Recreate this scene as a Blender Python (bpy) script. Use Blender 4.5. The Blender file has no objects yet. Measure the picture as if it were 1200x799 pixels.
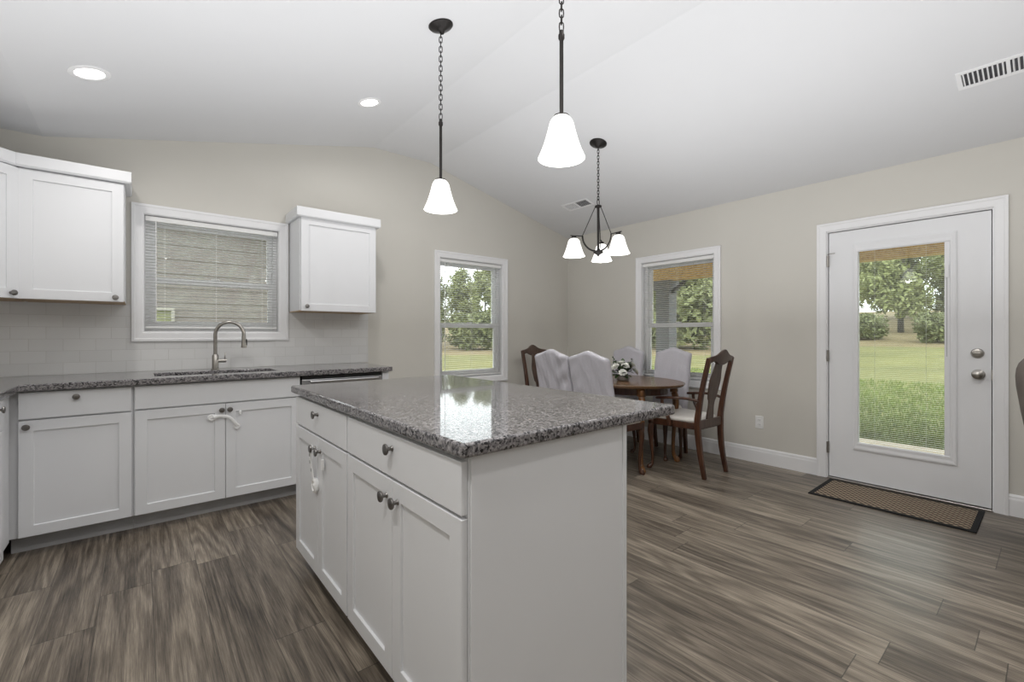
import bpy, bmesh, math, random
from mathutils import Vector, Matrix
random.seed(7)
C = bpy.context.scene.collection
SC = bpy.context.scene
PI = math.pi
R = math.radians

# ------------------------------------------------------------------ camera
F_PX, CX, CY, H = 527.0, 600.0, 391.0, 1.18
YAW = R(50.45)                                   # view direction measured from +X towards +Y
cam = bpy.data.objects.new('camera', bpy.data.cameras.new('camera'))
C.objects.link(cam)
cam.location = (0, 0, H)
cam.rotation_euler = (PI/2, 0, YAW - PI/2)
cam.data.sensor_fit = 'HORIZONTAL'
cam.data.sensor_width = 36.0
cam.data.lens = F_PX*36.0/1200.0
cam.data.shift_y = (CY - 399.5)/1200.0
cam.data.clip_start = 0.02
cam.data.clip_end = 400
SC.camera = cam

# ------------------------------------------------------------------ world, light, exposure
SC.view_settings.view_transform = 'Standard'
SC.view_settings.look = 'None'
SC.view_settings.gamma = 1.0
SC.view_settings.use_curve_mapping = False
SC.view_settings.exposure = 0.0
w = bpy.data.worlds.new('overcast_sky'); SC.world = w
w.use_nodes = True
bg = w.node_tree.nodes['Background']
bg.inputs['Color'].default_value = (0.93, 0.97, 1.0, 1)
bg.inputs['Strength'].default_value = 4.0

DOWNLIGHT_W = 5.5
PENDANT_W = 2.2
CHANDELIER_W = 2.0
REAR_FILL_W = 2.5
BOUNCE_W = 78.0

def area_light(name, loc, rot, sx, sy, power, col=(1, 1, 1)):
    d = bpy.data.lights.new(name, 'AREA'); d.shape = 'RECTANGLE'; d.size = sx; d.size_y = sy
    d.energy = power; d.color = col
    o = bpy.data.objects.new(name, d); C.objects.link(o); o.location = loc; o.rotation_euler = rot
    return o
# added fill from behind the camera, standing in for daylight; no window there
area_light('rear_fill_light', (1.4, -3.7, 1.45), (R(90), 0, 0), 4.2, 2.0, REAR_FILL_W, (1.0, 0.99, 0.97))

# added upward fill over the island brightening the ceiling, standing in for bounced flash
area_light('ceiling_bounce_fill', (1.15, 1.0, 1.25), (PI, 0, 0), 4.4, 3.7, BOUNCE_W, (0.975, 0.985, 1.0))

# ------------------------------------------------------------------ node helpers / materials
class NT:
    def __init__(self, name):
        self.m = bpy.data.materials.new(name); self.m.use_nodes = True
        self.t = self.m.node_tree; self.n = self.t.nodes
        self.b = self.n['Principled BSDF']; self.out = self.n['Material Output']
    def add(self, typ, **kw):
        n = self.n.new(typ)
        for k, v in kw.items(): setattr(n, k, v)
        return n
    def link(self, a, b): self.t.links.new(a, b)
    def math(self, op, a, b=None, c=None):
        n = self.add('ShaderNodeMath', operation=op)
        for i, x in enumerate((a, b, c)):
            if x is None: continue
            if hasattr(x, 'is_output'): self.link(x, n.inputs[i])
            else: n.inputs[i].default_value = x
        return n.outputs[0]
    def coord(self, scale=(1, 1, 1), rot=(0, 0, 0)):
        tc = self.add('ShaderNodeTexCoord'); mp = self.add('ShaderNodeMapping')
        mp.inputs['Scale'].default_value = scale; mp.inputs['Rotation'].default_value = rot
        self.link(tc.outputs['Object'], mp.inputs['Vector']); return mp.outputs[0]
    def noise(self, vec, scale, detail=3, rough=.55, dim='3D', wv=None):
        n = self.add('ShaderNodeTexNoise', noise_dimensions=dim)
        n.inputs['Scale'].default_value = scale; n.inputs['Detail'].default_value = detail
        n.inputs['Roughness'].default_value = rough
        self.link(vec, n.inputs['Vector'])
        if wv is not None: self.link(wv, n.inputs['W'])
        return n.outputs[0]
    def ramp(self, fac, stops, interp='LINEAR'):
        n = self.add('ShaderNodeValToRGB'); cr = n.color_ramp; cr.interpolation = interp
        while len(cr.elements) < len(stops): cr.elements.new(0.5)
        for e, (p, c) in zip(cr.elements, stops):
            e.position = p; e.color = (c[0], c[1], c[2], 1)
        self.link(fac, n.inputs[0]); return n.outputs[0]
    def mix(self, fac, a, b, blend='MIX'):
        n = self.add('ShaderNodeMix', data_type='RGBA', blend_type=blend)
        if hasattr(fac, 'is_output'): self.link(fac, n.inputs[0])
        else: n.inputs[0].default_value = fac
        for i, x in ((6, a), (7, b)):
            if hasattr(x, 'is_output'): self.link(x, n.inputs[i])
            else: n.inputs[i].default_value = (x[0], x[1], x[2], 1)
        return n.outputs[2]
    def bump(self, h, strength=.1, dist=.01):
        n = self.add('ShaderNodeBump'); n.inputs['Strength'].default_value = strength
        n.inputs['Distance'].default_value = dist
        self.link(h, n.inputs['Height']); self.link(n.outputs[0], self.b.inputs['Normal'])
    def base(self, x): self.link(x, self.b.inputs['Base Color'])
    def set(self, rough=.5, metal=0, ior=1.5, coat=0, spec=None):
        self.b.inputs['Roughness'].default_value = rough; self.b.inputs['Metallic'].default_value = metal
        self.b.inputs['IOR'].default_value = ior; self.b.inputs['Coat Weight'].default_value = coat
        if spec is not None: self.b.inputs['Specular IOR Level'].default_value = spec
        return self

def srgb(r, g, b):
    f = lambda c: c/12.92 if c <= .04045 else ((c+.055)/1.055)**2.4
    return (f(r/255), f(g/255), f(b/255))

def plain(name, col, rough=.5, metal=0, var=.03, scale=9, bump=0, bscale=60, spec=None):
    t = NT(name).set(rough, metal, spec=spec)
    v = t.coord()
    n = t.noise(v, scale, 3)
    lo = tuple(max(0, c*(1-var)) for c in col); hi = tuple(min(1, c*(1+var)) for c in col)
    t.base(t.ramp(n, [(.3, lo), (.7, hi)]))
    if bump: t.bump(t.noise(v, bscale, 2), bump, .004)
    return t.m

M = {}
M['wall'] = plain('wall_paint', (.65, .63, .58), .75, var=.012, scale=2, bump=.04, bscale=180)
M['ceiling'] = plain('ceiling_paint', (.73, .735, .75), .85, var=.01, scale=2, bump=.05, bscale=160)
M['cabinet'] = plain('cabinet_white', (.745, .752, .77), .38, var=.008, scale=4)
M['trim'] = plain('trim_white', (.86, .86, .87), .35, var=.008, scale=4)
M['door'] = plain('door_white', (.82, .825, .84), .4, var=.01, scale=3)
M['vinyl'] = plain('vinyl_white', (.93, .93, .94), .35, var=.006, scale=6)
M['blind'] = plain('blind_white', (.86, .86, .85), .45, var=.01, scale=10)
def mk_slat():
    t = NT('translucent_vinyl_slat').set(.45)
    t.base(t.ramp(t.noise(t.coord(), 10, 2), [(.3, (.85, .85, .84)), (.7, (.87, .87, .86))]))
    tl = t.add('ShaderNodeBsdfTranslucent'); tl.inputs[0].default_value = (.85, .86, .85, 1)
    mx = t.add('ShaderNodeMixShader'); mx.inputs[0].default_value = .45
    t.link(t.b.outputs[0], mx.inputs[1]); t.link(tl.outputs[0], mx.inputs[2]); t.link(mx.outputs[0], t.out.inputs[0])
    return t.m
M['slat'] = mk_slat()
M['toe'] = plain('toe_board_grey', (.42, .42, .425), .5, var=.04, scale=6)
M['rawwood'] = plain('raw_birch', (.55, .40, .25), .6, var=.12, scale=14)
M['nickel'] = plain('brushed_nickel', (.42, .40, .375), .3, 1.0, var=.08, scale=40)
M['knob'] = plain('satin_nickel_dark', (.22, .21, .20), .32, 1.0, var=.08, scale=40)
M['steel'] = plain('stainless_steel', (.55, .55, .56), .28, 1.0, var=.04, scale=30)
M['sinksteel'] = plain('sink_steel', (.35, .35, .36), .35, 1.0, var=.05, scale=30)
M['bronze'] = plain('oiled_bronze', (.025, .022, .021), .4, .6, var=.2, scale=30)
M['black'] = plain('black_plastic', (.012, .012, .013), .35, var=.1, scale=30)
M['gap'] = plain('gap_shade_black', (.01, .01, .01), .8, var=.1, scale=30)
M['clear'] = plain('milky_plastic', (.86, .86, .86), .3, var=.02, scale=30)
M['switch'] = plain('outlet_white', (.85, .85, .84), .35, var=.01, scale=30)
M['dark'] = plain('duct_dark', (.06, .06, .065), .8, var=.1, scale=20)
M['sofa'] = plain('taupe_microfibre', srgb(112, 104, 98), .9, var=.12, scale=12, bump=.15, bscale=220)
M['slip'] = plain('slipcover_fabric', srgb(192, 190, 197), .9, var=.035, scale=90, bump=.2, bscale=300)
M['cushion'] = plain('cream_vinyl', srgb(222, 218, 212), .33, var=.02, scale=10, bump=.05, bscale=30)
M['petal'] = plain('white_petal', (.86, .86, .80), .6, var=.05, scale=30)
M['leaf'] = plain('bouquet_leaf', srgb(52, 72, 38), .5, var=.4, scale=30)
M['pot'] = plain('grey_ceramic', srgb(150, 146, 140), .4, var=.05, scale=30)
M['concrete'] = plain('porch_concrete', srgb(174, 162, 144), .85, var=.12, scale=4, bump=.1, bscale=60)
M['cedar'] = None
M['post'] = plain('grey_post_paint', srgb(98, 100, 104), .7, var=.06, scale=5)
M['bark'] = plain('tree_bark', (.05, .045, .035), .9, var=.3, scale=6, bump=.4, bscale=20)
M['bin'] = plain('shed_dark', (.03, .03, .03), .8, var=.2)

def wood(name, dark, mid, light, rough=.35, scale=(14, 14, 1.6)):
    t = NT(name).set(rough)
    v = t.coord(scale=scale)
    n = t.noise(v, 2.2, 5, .6)
    t.base(t.ramp(n, [(.3, dark), (.5, mid), (.72, light)])); return t.m
M['wood'] = wood('mahogany_stain', (.028, .010, .005), (.062, .024, .012), (.11, .045, .022), .3)
M['woodback'] = wood('mahogany_splat_stain', (.045, .025, .018), (.075, .045, .033), (.10, .065, .05), .3)
M['tablewood'] = wood('table_top_cherry', (.085, .043, .021), (.14, .076, .038), (.20, .115, .06), .25, (3, 3, 3))
M['tableleg'] = wood('table_leg_oak', (.09, .036, .010), (.17, .072, .020), (.25, .115, .035), .3)
M['cedar'] = wood('porch_cedar', srgb(178, 144, 84), srgb(212, 178, 112), srgb(230, 204, 142), .7, (1.2, 14, 14))

def mk_floor():
    t = NT('vinyl_plank_floor').set(.36, ior=1.45)
    tc = t.add('ShaderNodeTexCoord'); sp = t.add('ShaderNodeSeparateXYZ')
    t.link(tc.outputs['Object'], sp.inputs[0])
    x, y = sp.outputs[0], sp.outputs[1]
    PW, PL = .181, 1.22
    xs = t.math('DIVIDE', t.math('ADD', x, 20.05), PW)
    row = t.math('FLOOR', xs); fx = t.math('FRACT', xs)
    wn = t.add('ShaderNodeTexWhiteNoise', noise_dimensions='1D'); t.link(row, wn.inputs['W'])
    ys = t.math('DIVIDE', t.math('ADD', t.math('ADD', y, 30), t.math('MULTIPLY', wn.outputs['Value'], PL)), PL)
    col = t.math('FLOOR', ys); fy = t.math('FRACT', ys)
    wid = t.math('ADD', t.math('MULTIPLY', row, 17.31), t.math('MULTIPLY', col, 5.77))
    wn2 = t.add('ShaderNodeTexWhiteNoise', noise_dimensions='1D'); t.link(wid, wn2.inputs['W'])
    pid = wn2.outputs['Value']
    off = t.math('MULTIPLY', pid, 37.0)
    mp = t.add('ShaderNodeMapping'); mp.inputs['Scale'].default_value = (10.0, .85, 1)
    t.link(tc.outputs['Object'], mp.inputs['Vector'])
    n1 = t.noise(mp.outputs[0], 1.25, 5, .62, '4D', off)          # broad figure
    mp2 = t.add('ShaderNodeMapping'); mp2.inputs['Scale'].default_value = (105.0, 2.2, 1)
    t.link(tc.outputs['Object'], mp2.inputs['Vector'])
    n2 = t.noise(mp2.outputs[0], 2.0, 6, .65, '4D', off)          # fine streaks
    mp4 = t.add('ShaderNodeMapping'); mp4.inputs['Scale'].default_value = (240.0, 7.0, 1)
    t.link(tc.outputs['Object'], mp4.inputs['Vector'])
    n4 = t.noise(mp4.outputs[0], 1.6, 3, .6, '4D', off)           # pores
    # cathedral figure: distorted rings stretched along the plank
    mp3 = t.add('ShaderNodeMapping'); mp3.inputs['Scale'].default_value = (5.5, .55, 1)
    t.link(tc.outputs['Object'], mp3.inputs['Vector'])
    n3 = t.noise(mp3.outputs[0], 1.0, 2, .5, '4D', off)
    rings = t.math('SINE', t.math('MULTIPLY', n3, 75.0))
    f = t.math('ADD', t.math('ADD', t.math('MULTIPLY', n1, .40), t.math('MULTIPLY', n2, .36)), t.math('MULTIPLY', n4, .24))
    f = t.math('ADD', f, t.math('MULTIPLY', rings, .040))
    f = t.math('ADD', f, t.math('MULTIPLY', t.math('SUBTRACT', pid, .5), .09))
    c = t.ramp(f, [(.34, srgb(60, 54, 47)), (.44, srgb(98, 89, 79)), (.53, srgb(130, 120, 107)), (.65, srgb(174, 162, 146))])
    ex = t.math('MINIMUM', fx, t.math('SUBTRACT', 1, fx)); ey = t.math('MINIMUM', fy, t.math('SUBTRACT', 1, fy))
    ln = t.math('MAXIMUM', t.math('LESS_THAN', ex, .007), t.math('LESS_THAN', ey, .0014))
    t.base(t.mix(t.math('MULTIPLY', ln, .7), c, (.03, .027, .024)))
    rr = t.math('ADD', .27, t.math('MULTIPLY', n2, .16)); t.link(rr, t.b.inputs['Roughness'])
    t.bump(t.math('SUBTRACT', t.math('MULTIPLY', n2, .5), ln), .12, .0025)
    return t.m
M['floor'] = mk_floor()

def mk_granite():
    t = NT('speckled_grey_granite').set(.05, ior=1.62)
    v = t.coord()
    vo = t.add('ShaderNodeTexVoronoi', feature='F1'); vo.inputs['Scale'].default_value = 170
    vo.inputs['Randomness'].default_value = 1
    nv = t.add('ShaderNodeTexNoise'); nv.inputs['Scale'].default_value = 60; t.link(v, nv.inputs['Vector'])
    add = t.add('ShaderNodeVectorMath', operation='MULTIPLY_ADD'); t.link(nv.outputs['Color'], add.inputs[0])
    add.inputs[1].default_value = (.012, .012, .012); t.link(v, add.inputs[2])
    t.link(add.outputs[0], vo.inputs['Vector'])
    sep = t.add('ShaderNodeSeparateColor'); t.link(vo.outputs['Color'], sep.inputs[0])
    n = t.noise(v, 55, 4, .7)
    f = t.math('ADD', t.math('MULTIPLY', sep.outputs[0], .55), t.math('MULTIPLY', n, .45))
    c = t.ramp(f, [(.22, (.012, .012, .014)), (.33, (.055, .053, .056)), (.45, (.150, .142, .147)), (.60, (.225, .213, .217)), (.80, (.34, .325, .327))])
    t.base(c); return t.m
M['granite'] = mk_granite()

def mk_tile():
    t = NT('white_subway_tile').set(.12)
    tc = t.add('ShaderNodeTexCoord'); sp = t.add('ShaderNodeSeparateXYZ'); cb = t.add('ShaderNodeCombineXYZ')
    t.link(tc.outputs['Object'], sp.inputs[0]); t.link(sp.outputs[0], cb.inputs[0])
    t.link(t.math('SUBTRACT', sp.outputs[2], .914), cb.inputs[1])
    b = t.add('ShaderNodeTexBrick'); t.link(cb.outputs[0], b.inputs['Vector'])
    b.offset = .5; b.inputs['Scale'].default_value = 1
    b.inputs['Brick Width'].default_value = .1555; b.inputs['Row Height'].default_value = .0775
    b.inputs['Mortar Size'].default_value = .0016; b.inputs['Mortar Smooth'].default_value = .3
    b.inputs['Color1'].default_value = (.74, .74, .735, 1); b.inputs['Color2'].default_value = (.69, .69, .685, 1)
    b.inputs['Mortar'].default_value = (.62, .615, .60, 1)
    t.base(b.outputs['Color'])
    t.bump(t.math('SUBTRACT', 1, b.outputs['Fac']), .35, .002); return t.m
M['tile'] = mk_tile()

def mk_glass():
    t = NT('window_glass')
    tr = t.add('ShaderNodeBsdfTransparent'); tr.inputs[0].default_value = (.96, .975, .965, 1)
    gl = t.add('ShaderNodeBsdfGlossy'); gl.inputs['Roughness'].default_value = .0
    fr = t.add('ShaderNodeFresnel'); fr.inputs['IOR'].default_value = 1.45
    mx = t.add('ShaderNodeMixShader')
    t.link(fr.outputs[0], mx.inputs[0]); t.link(tr.outputs[0], mx.inputs[1]); t.link(gl.outputs[0], mx.inputs[2])
    t.link(mx.outputs[0], t.out.inputs[0]); t.n.remove(t.b); return t.m
M['glass'] = mk_glass()

def mk_glow(name, col, strength, base=(.9, .9, .88), var=.15):
    t = NT(name).set(.4); t.b.inputs['Base Color'].default_value = (*base, 1)
    n = t.noise(t.coord(), 45, 4, .6)
    e = t.ramp(n, [(.3, tuple(c*(1-var) for c in col)), (.7, col)])
    t.link(e, t.b.inputs['Emission Color']); t.b.inputs['Emission Strength'].default_value = strength
    return t.m
M['shade'] = mk_glow('frosted_glass_lit', (1, .985, .95), 1.35, var=.42)
M['bulb'] = mk_glow('diffuser_lit', (1, .99, .96), 6.0, var=.02)

def mk_mat():
    t = NT('woven_mat').set(.95)
    v = t.coord()
    sp = t.add('ShaderNodeSeparateXYZ'); t.link(v, sp.inputs[0])
    a = t.math('SINE', t.math('MULTIPLY', sp.outputs[0], 2*PI/.044))
    b = t.math('SINE', t.math('MULTIPLY', sp.outputs[1], 2*PI/.044))
    k = t.math('ADD', t.math('MULTIPLY', t.math('MULTIPLY', a, b), .5), .5)
    n = t.noise(v, 120, 3)
    k = t.math('ADD', t.math('MULTIPLY', k, .8), t.math('MULTIPLY', n, .25))
    t.base(t.ramp(k, [(.3, srgb(62, 54, 48)), (.55, srgb(120, 104, 88)), (.8, srgb(178, 162, 138))]))
    t.bump(k, .4, .004); return t.m
M['matweave'] = mk_mat()
M['matborder'] = plain('mat_border', (.008, .008, .009), .9, var=.2, scale=60, bump=.2, bscale=200)

def mk_lawn():
    t = NT('mown_lawn').set(.95)
    v = t.coord()
    n1 = t.noise(v, .35, 4, .6); n2 = t.noise(v, 14, 4, .7)
    f = t.math('ADD', t.math('MULTIPLY', n1, .55), t.math('MULTIPLY', n2, .45))
    t.base(t.ramp(f, [(.3, srgb(80, 80, 38)), (.5, srgb(106, 104, 54)), (.7, srgb(130, 126, 72))]))
    t.bump(n2, .5, .05); return t.m
M['lawn'] = mk_lawn()
M['drygrass'] = plain('dry_field_grass', srgb(120, 106, 74), .95, var=.25, scale=3)

def mk_leafy(name, lo, mid, hi):
    t = NT(name).set(.7)
    oi = t.add('ShaderNodeObjectInfo'); v = t.coord()
    n = t.noise(v, 1.6, 4, .7)
    t.base(t.ramp(n, [(.3, lo), (.5, mid), (.72, hi)]))
    return t.m
M['tree_a'] = mk_leafy('tree_leaf_mid', srgb(103, 110, 66), srgb(140, 146, 92), srgb(167, 170, 124))
M['tree_b'] = mk_leafy('tree_leaf_dark', srgb(82, 87, 55), srgb(114, 120, 77), srgb(144, 148, 103))
M['blade'] = plain('grass_blade', srgb(121, 134, 71), .8, var=.25, scale=3)

def mk_siding():
    t = NT('lap_siding_beige').set(.7)
    v = t.coord(); n = t.noise(v, 3, 3)
    t.base(t.ramp(n, [(.3, srgb(108, 99, 94)), (.7, srgb(119, 115, 107))])); return t.m
M['siding'] = mk_siding()
M['housetrim'] = plain('house_trim_beige', srgb(150, 147, 136), .6, var=.03)
M['roof'] = plain('shingle_roof', srgb(96, 92, 88), .9, var=.25, scale=8)
M['darkglass'] = plain('dark_window_pane', srgb(120, 122, 92), .2, var=.15, scale=4)

# ------------------------------------------------------------------ mesh helpers
def obj(name, bm, mat, parent=None, bevel=0, smooth=False, seg=2, loc=None, rot=None):
    me = bpy.data.meshes.new(name)
    bmesh.ops.recalc_face_normals(bm, faces=bm.faces[:])
    bm.to_mesh(me); bm.free()
    o = bpy.data.objects.new(name, me); C.objects.link(o)
    me.materials.append(M[mat] if isinstance(mat, str) else mat)
    if smooth:
        for p in me.polygons: p.use_smooth = True
    if bevel:
        b = o.modifiers.new('edge', 'BEVEL'); b.width = bevel; b.segments = seg; b.limit_method = 'ANGLE'; b.angle_limit = R(35)
        b.harden_normals = False
    if parent: o.parent = parent
    if loc: o.location = loc
    if rot: o.rotation_euler = rot
    return o

def autosmooth(o, ang=40):
    me = o.data
    for p in me.polygons: p.use_smooth = True
    try: me.set_sharp_from_angle(angle=R(ang))
    except Exception: pass
    return o

def tag(o, label, cat, group=None, kind=None):
    o['label'] = label; o['category'] = cat
    if group: o['group'] = group
    if kind: o['kind'] = kind
    return o

def thing(name, label, cat, loc=(0, 0, 0), rz=0, group=None):
    o = bpy.data.objects.new(name, None); C.objects.link(o)
    o.location = loc; o.rotation_euler = (0, 0, rz); o.empty_display_size = .05
    return tag(o, label, cat, group)

def struct(o, label=None, cat=None):
    o['kind'] = 'structure'
    if label: o['label'] = label
    if cat: o['category'] = cat
    return o

def sroot(name, label, cat, loc=(0, 0, 0), rz=0):
    o = bpy.data.objects.new(name, None); C.objects.link(o); o.location = loc; o.rotation_euler = (0, 0, rz)
    return struct(o, label, cat)

def dup(root, loc, rz, label=None, group=None):
    def rec(o, parent):
        c = o.copy(); C.objects.link(c); c.parent = parent
        for ch in list(o.children): rec(ch, c)
        return c
    r = rec(root, None); r.location = loc; r.rotation_euler = (0, 0, rz)
    if label: r['label'] = label
    if group: r['group'] = group
    return r

def nb(): return bmesh.new()

def box(bm, x0, x1, y0, y1, z0, z1, mx=None):
    v = [bm.verts.new((x, y, z)) for z in (z0, z1) for y in (y0, y1) for x in (x0, x1)]
    for f in ((0, 2, 3, 1), (4, 5, 7, 6), (0, 1, 5, 4), (2, 6, 7, 3), (0, 4, 6, 2), (1, 3, 7, 5)):
        bm.faces.new([v[i] for i in f])
    if mx is not None:
        for q in v: q.co = mx @ q.co
    return v

def prism(bm, poly, z0, z1, fn=None):
    a = [bm.verts.new((p[0], p[1], z0)) for p in poly]; b = [bm.verts.new((p[0], p[1], z1)) for p in poly]
    n = len(poly)
    bm.faces.new(a[::-1]); bm.faces.new(b)
    for i in range(n): bm.faces.new((a[i], a[(i+1) % n], b[(i+1) % n], b[i]))
    if fn:
        for q in a+b: q.co = fn(q.co)

def grid_solid(bm, us, vs, keep, fn, thick):
    """cells of a grid kept by keep(u, v); fn maps (u, v) to a point, thick is the offset vector to the back face"""
    V = {}
    def g(i, j, k):
        if (i, j, k) not in V:
            p = Vector(fn(us[i], vs[j]))
            V[(i, j, k)] = bm.verts.new(p + (Vector(thick) if k else Vector()))
        return V[(i, j, k)]
    nu, nv = len(us)-1, len(vs)-1
    K = [[keep((us[i]+us[i+1])/2, (vs[j]+vs[j+1])/2) for j in range(nv)] for i in range(nu)]
    at = lambda i, j: 0 <= i < nu and 0 <= j < nv and K[i][j]
    for i in range(nu):
        for j in range(nv):
            if not K[i][j]: continue
            bm.faces.new((g(i, j, 0), g(i+1, j, 0), g(i+1, j+1, 0), g(i, j+1, 0)))
            bm.faces.new((g(i, j+1, 1), g(i+1, j+1, 1), g(i+1, j, 1), g(i, j, 1)))
            for (a, b, ni, nj) in (((i, j), (i+1, j), i, j-1), ((i+1, j), (i+1, j+1), i+1, j), ((i+1, j+1), (i, j+1), i, j+1), ((i, j+1), (i, j), i-1, j)):
                if not at(ni, nj):
                    bm.faces.new((g(*a, 1), g(*b, 1), g(*b, 0), g(*a, 0)))

def frame_of(d):
    d = d.normalized()
    a = Vector((0, 0, 1)) if abs(d.z) < .9 else Vector((0, 1, 0))
    x = d.cross(a).normalized(); y = x.cross(d).normalized()
    return x, y

def tube(bm, pts, rad, seg=10, closed=False, cap=True, square=False, up=None):
    """sweep along points; rad: number, list, or list of (rx, ry)"""
    P = [Vector(p) for p in pts]; n = len(P)
    if not isinstance(rad, (list, tuple)) : rad = [rad]*n
    rings = []
    px = None
    for i in range(n):
        if closed: d = P[(i+1) % n] - P[i-1]
        else: d = P[min(i+1, n-1)] - P[max(i-1, 0)]
        d.normalize()
        if up is not None:
            y = Vector(up); x = d.cross(y).normalized(); y = x.cross(d).normalized()
        elif px is None: x, y = frame_of(d)
        else:
            x = (px - d*px.dot(d)).normalized(); y = x.cross(d).normalized()
        px = x
        r = rad[i]; rx, ry = (r if isinstance(r, (tuple, list)) else (r, r))
        ring = []
        if square:
            for (a, b) in ((1, 1), (-1, 1), (-1, -1), (1, -1)): ring.append(bm.verts.new(P[i] + x*a*rx + y*b*ry))
        else:
            for k in range(seg):
                t = 2*PI*k/seg; ring.append(bm.verts.new(P[i] + x*math.cos(t)*rx + y*math.sin(t)*ry))
        rings.append(ring)
    m = len(rings[0])
    for i in range(n if closed else n-1):
        a, b = rings[i], rings[(i+1) % n]
        for k in range(m): bm.faces.new((a[k], a[(k+1) % m], b[(k+1) % m], b[k]))
    if cap and not closed:
        bm.faces.new(rings[0][::-1]); bm.faces.new(rings[-1])

def lathe(bm, prof, seg=24, mx=None, cap=True):
    rings = []
    for r, z in prof:
        ring = [bm.verts.new((r*math.cos(2*PI*k/seg), r*math.sin(2*PI*k/seg), z)) for k in range(seg)]
        if mx is not None:
            for q in ring: q.co = mx @ q.co
        rings.append(ring)
    for a, b in zip(rings, rings[1:]):
        for k in range(seg): bm.faces.new((a[k], a[(k+1) % seg], b[(k+1) % seg], b[k]))
    if cap:
        bm.faces.new(rings[0][::-1]); bm.faces.new(rings[-1])

def spline(pts, n):
    """Catmull-Rom through points"""
    P = [Vector(p) for p in pts]; out = []
    for i in range(len(P)-1):
        p0, p1, p2, p3 = P[max(i-1, 0)], P[i], P[i+1], P[min(i+2, len(P)-1)]
        for k in range(n):
            t = k/n
            out.append(.5*((2*p1) + (p2-p0)*t + (2*p0-5*p1+4*p2-p3)*t*t + (3*p1-p0-3*p2+p3)*t**3))
    out.append(P[-1]); return out

def lerp_list(vals, n):
    out = []
    for i in range(len(vals)-1):
        for k in range(n):
            t = k/n; a, b = vals[i], vals[i+1]
            out.append(tuple(x+(y-x)*t for x, y in zip(a, b)) if isinstance(a, tuple) else a+(b-a)*t)
    out.append(vals[-1]); return out

# ------------------------------------------------------------------ room shell
XL, XR, YB, YF = -1.14, 4.36, 4.12, -4.0
ZW, ZR = 2.44, 2.945
def ceil_z(x):
    if x <= -.48: return ZW
    if x <= 1.70: return ZW + (ZR-ZW)*(x+.48)/2.18
    if x <= 2.31: return ZR
    return ZR - (x-2.31)*(ZR-ZW)/(XR-2.31)

bm = nb(); box(bm, XL-.14, XR+.14, YF-.14, YB+.14, -.12, 0)
struct(obj('floor', bm, 'floor'))

bm = nb()
us = [XL-.14, -.48, 1.70, 2.31, XR+.14]
grid_solid(bm, us, [YF-.14, YB+.14], lambda u, v: True, lambda u, v: (u, v, ceil_z(u)), (0, 0, .14))
struct(obj('ceiling', bm, 'ceiling'))

# openings
W1 = (.017, .888, 1.193, 2.032)      # sink window, x and z
W2 = (2.418, 3.256, .70, 1.985)      # dining window in the back wall
W3 = (2.148, 2.982, .70, 1.972)      # window in the right wall, y and z
DR = (.262, 1.208, 0.0, 2.018)       # glass door in the right wall, y and z
def in_any(u, v, holes): return any(a < u < b and c < v < d for a, b, c, d in holes)

bm = nb()
us = sorted({XL-.14, -.48, 1.70, 2.31, XR, W1[0], W1[1], W2[0], W2[1]})
vs = sorted({0, W1[2], W1[3], W2[2], W2[3], 2.3, 3.0})
grid_solid(bm, us, vs, lambda u, v: not in_any(u, v, (W1, W2)),
           lambda u, v: (u, YB, min(v, 2.3) if v < 2.9 else ceil_z(u)), (0, .14, 0))
struct(obj('wall_back', bm, 'wall'))
bm = nb()
us = sorted({YF, YB, W3[0], W3[1], DR[0], DR[1]}); vs = sorted({0, W3[2], W3[3], DR[3], ceil_z(XR)})
grid_solid(bm, us, vs, lambda u, v: not in_any(u, v, (W3, DR)), lambda u, v: (XR, u, v), (.14, 0, 0))
struct(obj('wall_right', bm, 'wall'))
bm = nb(); box(bm, XL-.14, XL, YF, YB, 0, ZW); struct(obj('wall_left', bm, 'wall'))
bm = nb()
grid_solid(bm, [XL-.14, -.48, 1.70, 2.31, XR+.14], [0, 3], lambda u, v: True, lambda u, v: (u, YF, 0 if v < 1 else ceil_z(u)), (0, -.14, 0))
struct(obj('wall_front', bm, 'wall'))

# baseboards
def baseboard(name, p0, p1, nrm):
    d = Vector(p1)-Vector(p0); L = d.length; d.normalize(); n = Vector(nrm)
    prof = [(0, 0), (.014, 0), (.014, .105), (.011, .118), (.011, .128), (.006, .14), (0, .14)]
    bm = nb(); rings = []
    for s in (0, L):
        rings.append([bm.verts.new(Vector(p0)+d*s+n*h+Vector((0, 0, z))) for h, z in prof])
    k = len(prof)
    bm.faces.new(rings[0]); bm.faces.new(rings[1][::-1])
    for i in range(k): bm.faces.new((rings[0][i], rings[0][(i+1) % k], rings[1][(i+1) % k], rings[1][i]))
    struct(obj(name, bm, 'trim'))
baseboard('baseboard_right', (XR, 1.272, 0), (XR, YB, 0), (-1, 0, 0))
baseboard('baseboard_right_rear', (XR, .208, 0), (XR, YF, 0), (-1, 0, 0))
baseboard('baseboard_back', (1.585, YB, 0), (XR-.014, YB, 0), (0, -1, 0))

# backsplash
bm = nb()
box(bm, XL, -.052, YB-.008, YB, .914, 1.384)
box(bm, -.052, .957, YB-.008, YB, .914, 1.126)
box(bm, .957, 1.645, YB-.008, YB, .914, 1.366)
struct(obj('wall_backsplash', bm, 'tile'), 'white subway tile backsplash above the granite worktop', 'backsplash')

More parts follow.
